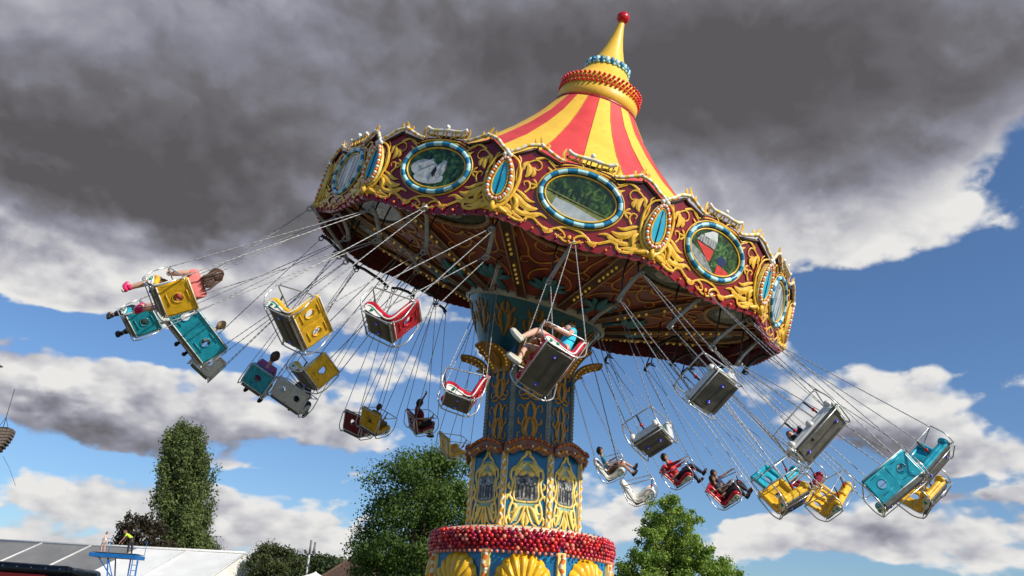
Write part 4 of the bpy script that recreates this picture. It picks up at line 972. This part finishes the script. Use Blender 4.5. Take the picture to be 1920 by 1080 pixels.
# right and far side
mZ = swing(1688, 918, 1.0, 1.02, 'teal', 'long dark teal double swing seat at the far right, lower of the two teal ones', yaw=206, sc=.8)
mAA = swing(1748, 870, 1.5, .8, 'teal', 'bright teal swing seat at the extreme right above the long teal double seat', yaw=30, sc=0.9)
mBB = swing(1744, 932, 2.0, .56, 'yellow', 'yellow swing seat at the extreme right below the bright teal seat', yaw=30)
mY = swing(1566, 940, 3.0, .95, 'yellow', 'yellow double swing seat low at the right with two round holes in its back', yaw=30, L=4.1)
mX = swing(1520, 915, 3.5, .6, 'maroon', 'maroon swing seat wedged between two yellow seats at the lower right', yaw=30)
mW = swing(1484, 938, 1.6, .56, 'yellow', 'yellow swing seat at the lower right directly beneath a teal seat', rho=3.2, z=.1, L=3.6, yaw=30, alpha=42)
mV = swing(1466, 905, 2.6, .6, 'teal', 'teal swing seat at the lower right directly above a yellow seat', rho=3.6, z=.15, L=3.6, yaw=28, alpha=42)
mS = swing(1368, 930, 4.0, .95, 'red', 'bright red double swing seat carrying two dark-haired riders', yaw=30)
ride(mS, 'rider in a dark top stretching out an arm in the bright red double seat', k=.95, x=-.24, shirt=('navy', (.02, .03, .08)), legs=('black', (.02, .02, .025)), leglen=1.9, hair=('dark', (.02, .015, .01)), skin='tan', arms=('out', 'bar'), group=RG)
ride(mS, 'rider in black sitting beside the one stretching out an arm', k=.9, x=.24, shirt=('black', (.02, .02, .025)), legs=('black', (.02, .02, .025)), leglen=1.9, hair=('dark', (.02, .015, .01)), skin='tan', group=RG)
mR = swing(1278, 896, 4.5, .56, 'red', 'swing seat with the rider in the red hooded top, above the right-hand tree', yaw=20)
ride(mR, 'rider in a red hooded top and dark jeans above the right-hand tree', k=1.05, shirt=('red', (.55, .03, .04)), legs=('denim', (.015, .02, .05)), leglen=1.95, sleeve=1.5, hair=('dark', (.02, .015, .01)), skin='mid', legL=(.08, 25), legR=(.1, 5), arms=('bar', 'out'), group=RG)
mO = swing(1148, 886, 5.0, .6, 'white', 'white swing seat with the boy in a blue shirt, right of the column', yaw=20)
ride(mO, 'bare-legged boy in a blue shirt in the white seat beside the column', k=1.05, shirt=('blue', (.03, .2, .36)), legs=('brown', (.10, .05, .03)), leglen=.8, sleeve=.5, hair=('black', (.012, .01, .01)), skin='mid', legL=(.04, 40), legR=(.08, 25), arms='bar', group=RG)
mQ = swing(1202, 930, 4.3, .56, 'white', 'small empty white swing seat, lowest one between the column and right-hand tree', rho=2.9, z=.1, L=3.6, yaw=35, alpha=35)
mK = swing(668, 806, -5.0, .56, 'maroon', 'dark maroon swing seat low on the far left side of the column', yaw=25)
mK2 = swing(700, 800, -4.8, .56, 'yellow', 'dull yellow swing seat right beside the dark maroon one', rho=3.6, z=.2, L=3.8, yaw=25, alpha=40)
ride(mK2, 'small rider in a mustard top in the dull yellow seat', k=.8, shirt=('mustard', (.30, .16, .03)), legs=('sand', (.25, .18, .1)), leglen=1.5, hair=('brown', (.075, .035, .018)), skin='mid', group=RG)
mL = swing(786, 800, -5.5, .5, 'maroon', 'swing seat carrying the rider with one raised arm left of the column', yaw=15)
ride(mL, 'rider in a dark red top with one arm raised, left of the column', k=1.1, shirt=('darkred', (.22, .01, .015)), legs=('black', (.02, .02, .025)), leglen=.9, sleeve=.5, hair=('black', (.012, .01, .01)), skin='tan', arms=('up', 'bar'), legL=(.02, -5), legR=(.04, -15), group=RG)
mM = swing(846, 846, -6.0, .6, 'yellow', 'amber swing seat in front of the big tree beside the column', yaw=15)
# ------------------------------------------------------------------ trees
def leaves(mb, c, r_, n, size, up=.0):
    # a loose spray of leaf faces thinning out towards its edge, drawn out along a random twig direction
    d = Vector((random.gauss(0, 1), random.gauss(0, 1), random.gauss(0, .7)+.35)).normalized(); st = random.uniform(.2, .9)
    for _ in range(n):
        v = Vector((random.gauss(0, .46), random.gauss(0, .46), random.gauss(0, .46))); v += d*st*random.uniform(-.7, 1.0)
        p = Vector(c)+Vector((v.x*r_[0], v.y*r_[1], v.z*r_[2])); vn = v.normalized() if v.length > .01 else Vector((0, 0, 1))
        nn = (vn+Vector((random.gauss(0, .6), random.gauss(0, .6), random.gauss(0, .6)+up))).normalized(); a = nn.orthogonal().normalized(); a.rotate(Matrix.Rotation(random.uniform(0, 6.28), 3, nn)); b_ = nn.cross(a)
        s = size*random.uniform(.55, 1.3)
        mb.add([p-a*s*.5, p+b_*s*.38+nn*s*.1, p+a*s*.55, p-b_*s*.38+nn*s*.08], [(0, 1, 2, 3)], 0)
bark = mat('bark', (.09, .06, .04), .9, var=.4, scale=4, bump=.6)
def tree(label, base, clumps, n, size, lm, trunk_r=.3, group=None, name='tree', limbs=True, cat='tree'):
    """clumps: (dx, dy, z, rx, ry, rz) relative to the base"""
    base = Vector(base); t = thing(name, label, cat, Matrix.Translation(base), group)
    tot = sum(c[3]*c[4]+c[4]*c[5] for c in clumps); mb = MB()
    for c in clumps: leaves(mb, (c[0], c[1], c[2]), (c[3], c[4], c[5]), max(6, int(n*(c[3]*c[4]+c[4]*c[5])/tot)), size)
    mb.build('crown', [lm], t)
    top = max(c[2] for c in clumps); tb = MB()
    tb.tube([Vector((0, 0, 0)), Vector((.1, 0, top*.25)), Vector((-.05, .1, top*.55)), Vector((0, 0, top*.92))], [trunk_r*1.3, trunk_r, trunk_r*.6, trunk_r*.12], 9, 0)
    if limbs:
        for c in clumps[::max(1, len(clumps)//26)]:
            z0 = c[2]*random.uniform(.35, .6); tb.tube([Vector((0, 0, z0)), Vector((c[0]*.4, c[1]*.4, z0+(c[2]-z0)*.55)), Vector((c[0]*.9, c[1]*.9, c[2]))], [trunk_r*.45, trunk_r*.25, trunk_r*.06], 6, 0)
    tb.build('trunk', [bark], t); return t
def clump_cloud(env, n, rmin, rmax, shell=.6):
    out = []; z0, z1 = env[0][0], env[-1][0]
    def w_(z):
        for (a, b_), (c_, d) in zip(env, env[1:]):
            if z <= c_: return b_+(d-b_)*(z-a)/(c_-a)
        return 0
    while len(out) < n:
        z = random.uniform(z0, z1); R_ = w_(z); a = random.uniform(0, 2*pi); q = (shell+(1-shell)*random.random()) if random.random() < .75 else random.random()
        r_ = random.uniform(rmin, rmax); rad_ = max(0, R_-r_*.6)*q
        if random.random() > R_/max(b_ for _, b_ in env)+.15: continue
        out.append((rad_*cos(a), rad_*sin(a), z, r_, r_, r_*.75))
    return out
def gnd(px, y): p = at_y(px, 1000, y); return Vector((p.x, y, 0))
lo_ = leafmat('oak_leaves', (.035, .075, .014), (.13, .21, .035))
lpop = leafmat('poplar_leaves', (.06, .09, .025), (.19, .24, .075), scale=.4)
lbr = leafmat('bright_leaves', (.12, .22, .03), (.34, .46, .08), scale=.8)
lbe = leafmat('copper_leaves', (.026, .024, .014), (.075, .055, .03))
lbu = leafmat('bush_leaves', (.04, .06, .018), (.12, .14, .045))
# big tree left of the column
b0 = gnd(800, 26)
env = [(2.0, 3.0), (3.0, 3.9), (4.5, 4.1), (6.0, 3.6), (7.4, 3.2), (8.6, 2.6), (9.5, 1.7), (9.9, .5)]
cl = clump_cloud(env, 190, .55, 1.05, .72)
for (px, py, rr_) in [(690, 1010, .8), (668, 1022, .6), (712, 985, .8), (700, 960, .8), (702, 905, .9), (722, 880, .8), (760, 862, .8), (800, 858, .8), (850, 862, .7), (700, 1035, .8), (725, 940, 1.0), (740, 1060, 1.2), (760, 1030, 1.2), (880, 880, .9)]:
    p = at_y(px, py, 26)-b0; cl.append((p.x, p.y, p.z, rr_, rr_, rr_*.7))
tree('large dark green broadleaf tree directly left of the ride column', b0, cl, 80000, .13, lo_, .42)
# right tree: pointed bright crown
b1 = gnd(1262, 28)
env = [(2.0, 3.2), (4.6, 3.4), (6.0, 2.2), (7.4, 1.75), (8.6, 1.6), (9.6, 1.2), (10.4, .6)]
def env_tree(px, py, y, b_): p = at_y(px, py, y)-b_; return p.z
cl = []
for (px, py, rr_) in [(1245, 945, .55), (1262, 955, .6), (1278, 965, .6), (1238, 965, .6), (1225, 980, .55), (1290, 985, .6), (1260, 985, .8), (1240, 1000, .7), (1270, 1010, .8), (1300, 1010, .7), (1215, 1005, .55), (1225, 1025, .7), (1250, 1030, .9), (1285, 1035, .9), (1312, 1035, .6), (1190, 1045, .6), (1205, 1060, .8), (1180, 1070, .7), (1235, 1060, 1.0), (1270, 1065, 1.1), (1305, 1065, .9), (1335, 1058, .8), (1355, 1068, .8), (1340, 1085, .9), (1180, 1095, 1.0), (1230, 1100, 1.2), (1290, 1100, 1.2), (1345, 1110, .9), (1200, 1130, 1.2), (1260, 1140, 1.3), (1320, 1140, 1.2)]:
    p = at_y(px, py, 28)-b1
    for _ in range(8): r_ = rr_*random.uniform(.28, .62); cl.append((p.x+random.uniform(-.8, .8)*rr_, p.y+random.uniform(-1.6, 1.6), p.z+random.uniform(-.4, .4)*rr_, r_, r_, r_*.8))
tree('bright green pointed tree low at the right of the ride column', b1, cl, 60000, .125, lbr, .22)
# poplar
b2 = gnd(352, 92)
cl = []
for i in range(230):
    t = i/229; lean_ = random.random()
    for (cxp, top, wd) in ((334, 785, 22), (370, 800, 18)) if i % 2 else ((345, 790, 26),):
        py = top+6+(1035-top)*(random.random()**.9+.0); f_ = min(1, ((py-top)/70)**.6); px = cxp+random.uniform(-1, 1)*wd*f_
        if py > 930 and i % 5 == 0: px -= 10
        p = at_y(px, py, 92)-b2; r_ = random.uniform(.7, 1.15)*(.45+.55*f_); cl.append((p.x, random.uniform(-3, 3)*f_, p.z, r_*.8, r_*.8, r_*1.5))
for i in range(60): p = at_y(random.uniform(300, 398), random.uniform(1030, 1100), 92)-b2; cl.append((p.x, random.uniform(-3, 3), p.z, 1.3, 1.3, 1.8))
tree('tall columnar poplar rising behind the white marquee', b2, cl, 80000, .32, lpop, .6, name='poplar_tree')
# copper beech behind the marquee
b3 = gnd(255, 84); cl = []
for i in range(90):
    px = random.uniform(205, 318); e_ = 1-((px-262)/62)**2*.5; py = random.uniform(1035-62*e_, 1075); p = at_y(px, py, 84)-b3; r_ = random.uniform(.5, 1.0); cl.append((p.x, random.uniform(-2, 2), p.z, r_, r_, r_*.8))
for (px, py) in [(238, 972), (243, 966), (285, 968), (275, 975), (300, 985), (222, 985)]: p = at_y(px, py, 84)-b3; cl.append((p.x, 0, p.z, .35, .35, .6))
tree('dark purple-leaved tree between the platform and the poplar', b3, cl, 12000, .3, lbe, .35)
# round bush
b4 = gnd(518, 60); cl = []
for i in range(120):
    a = random.uniform(0, 2*pi); q = random.random()**.5; px = 519+q*cos(a)*50; py = 1075+q*sin(a)*50; p = at_y(px, py, 60)-b4; r_ = random.uniform(.45, .8); cl.append((p.x, random.uniform(-2, 2)*(1-q*.7), p.z, r_, r_, r_*.8))
tree('round olive green tree beside the end of the marquee', b4, cl, 20000, .2, lbu, .25)
# wooded hill
b5 = gnd(630, 190); hw = MB()
for i in range(420):
    px = random.uniform(560, 800); p = at_y(px, 1055+5*sin(px*.06)+random.uniform(0, 36), 190)-b5; leaves(hw, (p.x, random.uniform(-6, 6), p.z), (2.6, 2.6, 2.0), 40, 1.0)
o = hw.build('distant_wood', [leafmat('wood_leaves', (.035, .055, .02), (.08, .11, .035), scale=.2)]); o.location = b5; tag(o, 'low dark green wooded ridge behind the tiled roof', 'wood', kind='stuff')

# ------------------------------------------------------------------ marquee
rl = at_z(-40, 1012.5, 6.6); rr2 = at_z(461, 1038, 6.6)
ax = (rr2-rl); ax.z = 0; Lm = ax.length; ax.normalize(); pd = Vector((ax.y, -ax.x, 0)); pd = pd if pd.y < 0 else -pd
mm_ = Matrix(((ax.x, pd.x, 0, rl.x), (ax.y, pd.y, 0, rl.y), (0, 0, 1, 0), (0, 0, 0, 1)))
mq = thing('marquee', 'long white marquee with shade coloured into its left roof bays, behind the blue platform', 'tent', mm_)
grey = mat('roof_shade_grey', (.205, .20, .19), .6, var=.1, scale=.6, dirt=.2); pvc = mat('white_pvc', (.80, .79, .73), .5, var=.05, scale=.5, dirt=.06)  # shade over the left bays is put into the grey roof colour
def L_at(px): p = mm_.inverted() @ at_z(px, 1014+px*.052, 6.6); return p.x
HWm, EV = 8.0, 3.0
xs = [L_at(-45), L_at(75), L_at(168), L_at(259), L_at(351), Lm]; 
for i in range(len(xs)-1):
    b = MB(); x0, x1 = xs[i]+.02, xs[i+1]-.02
    def quad(z_a, y_a, z_b, y_b):
        n = 8; vs = []
        for u in range(n+1):
            t = u/n
            for v_ in range(7):
                q = v_/6; sag = -.10*sin(pi*q)*sin(pi*t); vs.append((x0+(x1-x0)*q, y_a+(y_b-y_a)*t, z_a+(z_b-z_a)*t+sag))
        m0 = len(vs); vs += [(x_, y_, z_-.03) for x_, y_, z_ in vs]; fs = []
        for u in range(n):
            for v_ in range(6): a = u*7+v_; fs += [(a, a+1, a+8, a+7), (m0+a, m0+a+7, m0+a+8, m0+a+1)]
        b.add(vs, fs, 0, True)
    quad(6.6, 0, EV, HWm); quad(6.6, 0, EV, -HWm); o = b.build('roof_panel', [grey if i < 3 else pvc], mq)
    o['label'] = 'roof bay with shade coloured in grey' if i < 3 else 'white roof bay'
sm_ = MB()
for x in xs:
    for s in (-1, 1): sm_.tube([(x, 0, 6.64), (x, s*HWm, EV+.04)], .09, 5, 0)
sm_.tube([(xs[0], 0, 6.66), (Lm, 0, 6.66)], .13, 6, 0); sm_.build('roof_seams', [mat('seam_white', (.62, .61, .58), .5)], mq)
w = MB(); w.box((Lm/2+xs[0]/2, HWm, EV/2), (Lm-xs[0], .05, EV), 0); w.box((Lm/2+xs[0]/2, -HWm, EV/2), (Lm-xs[0], .05, EV), 0)
w.prism([(-HWm, 0), (HWm, 0), (HWm, EV), (0, 6.58), (-HWm, EV)], Lm-.04, Lm, 0, lambda a, c_, d: (d, a, c_)); w.build('tent_wall', [pvc], mq)

# ------------------------------------------------------------------ blue platform with child and worker
YP = 34
pa = at_y(178, 1034, YP); pb = at_y(264, 1042, YP); zt = (pa.z+pb.z)/2
plat = thing('access_platform', 'raised blue steel platform with ladder in front of the marquee', 'platform', Matrix.Translation(((pa.x+pb.x)/2, YP, 0)))
blu = mat('platform_blue', (.01, .14, .42), .4, var=.2, scale=3, dirt=.25); wd_ = (pb.x-pa.x); cx_ = 0
w = MB(); w.box((0, 0, zt-.16), (wd_, 1.3, .22), 0); w.box((0, 0, zt+.01), (wd_-.06, 1.2, .03), 1); w.build('deck', [blu, mat('deck_grey', (.2, .2, .2), .6)], plat)
w = MB()
for x in (-.35*wd_, .38*wd_):
    for y in (-.5, .5): w.tube([(x*.3 if x < 0 else x, y, zt-.3), (.2*wd_ if x < 0 else x+.25, y, 0)], .045, 6, 0)
w.tube([(-.3*wd_, -.5, zt-.3), (.1*wd_, -.5, zt-1.5)], .035, 6, 0); w.tube([(-.1*wd_, -.5, zt-.3), (.12*wd_, -.5, zt-1.6)], .035, 6, 0); w.tube([(.36*wd_, -.5, zt-1.8), (.0, -.5, zt-2.6)], .03, 6, 0)
w.build('support_frame', [blu], plat)
w = MB()
for s in (0, 1): w.tube([(.44*wd_+s*.28, -.6, zt-.1), (.62*wd_+s*.3, -1.3, 0)], .03, 6, 0)
for i in range(14): t = i/14; w.tube([(.44*wd_+.18*wd_*t, -.6-.7*t, (zt-.1)*(1-t)+.1), (.44*wd_+.28+.18*wd_*t, -.6-.7*t, (zt-.1)*(1-t)+.1)], .02, 5, 0)
w.build('ladder', [blu], plat)
w = MB()
for x in (-.49, -.3, .49): w.tube([(x*wd_, .55, zt), (x*wd_, .55, zt+.85)], .018, 5, 0)
w.tube([(-.49*wd_, .55, zt+.85), (-.3*wd_, .55, zt+.85)], .018, 5, 0); w.tube([(-.49*wd_, .55, zt+.45), (.49*wd_, .55, zt+.42)], .014, 5, 0); w.build('railing', [blu], plat)
def stand(k, x, bend=0.0, arms=0):
    J = {'pel': Vector((x, 0, .86*k)), }; up = Vector((-sin(rad(bend)), 0, cos(rad(bend))))
    J['waist'] = J['pel']+up*.15*k; J['chest'] = J['pel']+up*.36*k; J['neck'] = J['pel']+up*.52*k; J['head'] = J['pel']+up*.62*k
    sdv = Vector((0, 1, 0))
    for sd_, s in (('L', -1), ('R', 1)):
        J['sh'+sd_] = J['chest']+sdv*s*.15*k+up*.08*k; J['el'+sd_] = J['sh'+sd_]+Vector((-.05-.1*arms, s*.03, -.26))*k; J['wr'+sd_] = J['el'+sd_]+Vector((-.08-.12*arms, 0, -.2))*k; J['ha'+sd_] = J['wr'+sd_]+Vector((-.03, 0, -.06))*k
        J['hi'+sd_] = J['pel']+Vector((0, s*.085, -.02))*k; J['kn'+sd_] = Vector((x-.04+s*.06, s*.1*k, .46*k)); J['an'+sd_] = Vector((x+s*.08, s*.1*k, .07*k)); J['to'+sd_] = J['an'+sd_]+Vector((-.13, s*.02, -.04))*k
    return J
pc = at_y(193, 1032, YP); T_ = Matrix.Translation((pc.x, YP, zt+.02))
person('small child with bare arms and legs standing on the blue platform', T_, stand(.72, 0), k=.78, skin='fair', shirt=('white', (.75, .73, .68)), legs=('grey', (.3, .3, .3)), leglen=.6, sleeve=.3, shoe=('salmon', (.6, .25, .18)), hair=('brown', (.075, .035, .018)), look=(1, -.4, 0))
pc = at_y(243, 1036, YP); T_ = Matrix.Translation((pc.x, YP, zt+.02))
person('worker in a yellow high-visibility vest bending over on the blue platform', T_, stand(1.0, 0, 55, .6), k=1.1, skin='mid', shirt=('hivis', (.55, .85, .04)), legs=('black', (.02, .02, .025)), leglen=1.95, sleeve=.5, hair=('sandy', (.16, .08, .04)), look=(-.6, -.3, -.6))

# ------------------------------------------------------------------ black and red ride canopy at the lower left
YB = 6
q0 = at_y(-60, 1050, YB); q1 = at_y(128, 1055, YB); zc = q0.z*.5+q1.z*.5
st = thing('stall', 'stall with rounded black padded roof edge over a red fascia at the lower left corner', 'stall', Matrix.Translation(((q0.x+q1.x)/2, YB, 0)))
hw_ = (q1.x-q0.x)/2; h_ = .30
slope = (q1.z-q0.z)/(2*hw_)
w = MB(); w.xf = lambda p: Vector((p.x, p.y, p.z))
pts = [(-hw_, 0, zc-.16), (hw_-.25, 0, zc-.16-.03), (hw_-.08, .1, zc-.18), (hw_-.02, .35, zc-.2), (hw_-.02, 1.8, zc-.2)]
w.tube(spline(pts, 4), .15, 14, 0); w.box((-.1, 1.0, zc-.2), (2*hw_-.3, 1.9, .2), 0); w.build('padded_edge', [mat('black_vinyl', (.016, .016, .018), .28, var=.3, scale=5)], st)
w = MB(); w.box((-.22, -.12, zc-.62), (2*hw_-.5, .06, .62), 0); w.box((-.22, 1.9, zc-.62), (2*hw_-.5, .06, .62), 0); w.box((hw_-.35, .95, zc-.62), (.06, 1.7, .62), 1); w.build('fascia', [mat('fascia_red', (.62, .02, .015), .35, var=.1, scale=3), cream], st)
w = MB()
for i in range(9): w.ball((-hw_+.3+i*.4, -.15, zc-.14), .02, 0, 6, 4)
w.build('rivets', [chrome], st)
w = MB()
for x in (-hw_+.3, hw_-.5):
    for y in (.1, 1.8): w.tube([(x, y, 0), (x, y, zc-.9)], .05, 8, 0)
w.build('leg', [steel], st)
w = MB(); w.box((-.2, .95, .55), (2*hw_-.7, 1.6, 1.1), 0); w.build('counter', [mat('counter_red', (.4, .02, .02), .4)], st)

# ------------------------------------------------------------------ loudspeaker array on a mast outside the left edge
YS = 12.0
pt = at_y(4, 808, YS); arr = thing('speaker_array', 'brown curved stack of hanging loudspeaker boxes at the left edge', 'loudspeaker', Matrix.Translation(pt))
spk = mat('speaker_brown', (.10, .075, .055), .7, var=.4, scale=9, dirt=.4)
z = 0; y = 0; ang = 0
for i in range(9):
    h2 = .125; rot = Matrix.Rotation(rad(-3-i*2.2), 3, 'Y') @ Matrix.Rotation(rad(18), 3, 'Z')
    b = MB(); b.box((0, 0, 0), (.78, .5, h2-.018), 0, rot)
    for j in range(5): b.box(rot @ Vector((-.26+j*.13, -.255, 0)), (.10, .012, h2-.05), 1, rot)
    for j in range(3): b.box(rot @ Vector((.392, -.15+j*.15, 0)), (.012, .11, h2-.05), 1, rot)
    o = b.build('speaker_box', [spk, mat('speaker_grille', (.16, .12, .09), .6, var=.4, scale=30)], arr); o.location = (-.012*i*i*.6, 0, -h2*i)
b = MB(); b.box((0, 0, .09), (.6, .4, .04), 0); b.tube([(0, 0, .1), (0, 0, 1.6)], .012, 5, 0); b.tube([(-.2, 0, .1), (0, 0, .5)], .01, 5, 0); b.tube([(.2, 0, .1), (0, 0, .5)], .01, 5, 0)
b.build('rigging', [dsteel], arr)
b = MB(); b.tube([(.3, 0, -.9), (.6, .1, -1.3), (.95, .2, -1.9)], .008, 4, 0); b.build('cable', [dsteel], arr)
pm = at_y(-75, 800, YS); tp = at_y(6, 687, YS)
ms = thing('speaker_mast', 'mast with a dark arm tip at the left edge holding the loudspeaker stack', 'mast', Matrix.Translation((pm.x, YS, 0)))
b = MB()
for dx in (-.15, .15):
    for dy in (-.15, .15): b.tube([(dx, dy, 0), (dx, dy, tp.z+.3)], .025, 6, 0)
for i in range(int(tp.z/.3)): s = .15 if i % 2 else -.15; b.tube([(-s, -.15, i*.3), (s, -.15, i*.3+.3)], .012, 4, 0); b.tube([(-s, .15, i*.3), (s, .15, i*.3+.3)], .012, 4, 0)
b.build('truss', [steel], ms)
b = MB(); b.tube([(0, 0, tp.z), (tp.x-pm.x-.15, 0, tp.z), (tp.x-pm.x, 0, tp.z-.02)], [.07, .06, .02], 8, 0); b.build('arm', [dsteel], ms)

# ------------------------------------------------------------------ antenna pole, small tent, tiled house
p0 = at_y(580, 1040, 60); p1 = at_y(584, 1016, 60)
ap_ = thing('antenna_pole', 'pale pole with two upright antennas behind the tiled roof', 'mast', Matrix.Translation((p0.x, 60, 0)))
b = MB(); b.tube([(0, 0, 0), (0, 0, p1.z-.9)], [.13, .09], 10, 0); b.box((0.12, 0, p1.z-1.0), (.5, .08, .08), 0); b.build('pole', [mat('pole_pale', (.45, .46, .46), .5, var=.1)], ap_)
for dx, h in ((0, 1.25), (.38, 1.1)):
    b = MB(); b.tube([(dx, 0, p1.z-1.1), (dx, 0, p1.z-1.1+h)], .1, 10, 0); b.build('antenna', [mat('antenna_grey', (.16, .16, .17), .5)], ap_)
pt_ = at_y(592, 1073, 40); sg = thing('small_tent', 'small white pointed tent at the bottom edge below the antenna pole', 'tent', Matrix.Translation((pt_.x, 40, 0)))
b = MB(); Rr_ = 1.3; zb = pt_.z-.55; b.lathe([(Rr_*1.41, zb), (Rr_*.9, zb+.16), (Rr_*.45, zb+.34), (.12, zb+.52), (.03, zb+.6)], 4, 0, off=pi/4, sm=False); b.lathe([(Rr_*1.41, zb-.25), (Rr_*1.41, zb)], 4, 0, off=pi/4, sm=False); b.build('roof', [pvc], sg)
b = MB()
for x in (-1, 1):
    for y in (-1, 1): b.tube([(x*Rr_, y*Rr_, 0), (x*Rr_, y*Rr_, zb)], .04, 6, 0)
b.build('leg', [steel], sg)
YH = 58
ha_, hb_ = at_y(650, 1051, YH), at_y(688, 1053, YH); zr = (ha_.z+hb_.z)/2
ho = thing('house', 'house with a hipped brown tiled roof behind the big tree', 'house', Matrix.Translation(((ha_.x+hb_.x)/2, YH, 0)) @ Matrix.Rotation(rad(-14), 4, 'Z'))
ww = (hb_.x-ha_.x)/2*1.02; ex, ey, ez = ww+2.9, 3.4, zr-3.1
tile = bpy.data.materials.new('roof_tile'); tile.use_nodes = True; t = tile.node_tree; tcn = N(t, 'ShaderNodeTexCoord'); br = N(t, 'ShaderNodeTexBrick'); br.inputs['Scale'].default_value = 3.2
br.inputs['Color1'].default_value = (.16, .085, .05, 1); br.inputs['Color2'].default_value = (.09, .05, .035, 1); br.inputs['Mortar'].default_value = (.045, .028, .02, 1); br.inputs['Mortar Size'].default_value = .04
t.links.new(tcn.outputs['Object'], br.inputs['Vector']); t.links.new(br.outputs[0], t.nodes['Principled BSDF'].inputs['Base Color']); t.nodes['Principled BSDF'].inputs['Roughness'].default_value = .85
b = MB(); vs = [(-ex, -ey, ez), (ex, -ey, ez), (ex, ey, ez), (-ex, ey, ez), (-ww, 0, zr), (ww, 0, zr)]
b.add(vs, [(0, 1, 5, 4), (1, 2, 5), (2, 3, 4, 5), (3, 0, 4), (3, 2, 1, 0)], 0)
for a, c_ in ((4, 5), (0, 4), (3, 4), (1, 5), (2, 5)): b.tube([Vector(vs[a]), Vector(vs[c_])], .12, 6, 0)
rf = b.build('roof', [tile], ho)
b = MB(); b.box((ww*.9, .6, zr+.05), (.6, .6, 1.0), 0); b.box((ww*.9, .6, zr+.58), (.72, .72, .1), 0)
b.tube([(ww*.9, .6, zr+.6), (ww*.9, .6, zr+.85)], .12, 8, 0); b.build('chimney', [mat('chimney_brick', (.05, .03, .025), .9, var=.3, scale=8)], rf)
b = MB(); b.box((0, 0, ez/2-.02), (2*ex-.8, 2*ey-.8, ez-.06), 0); b.build('wall', [mat('brick_wall', (.28, .14, .09), .9, var=.2, scale=4, bump=.3)], ho)
for x in (-2.2, 0, 2.2):
    b = MB(); b.box((x, -ey+.38, 2.0), (1.0, .06, 1.2), 0); wn_ = b.build('window', [mat('window_frame', (.7, .7, .68), .5)], ho)
    b = MB(); b.box((x, -ey+.34, 2.0), (.84, .02, 1.04), 0); b.build('pane', [mat('window_glass', (.03, .04, .05), .08)], wn_)
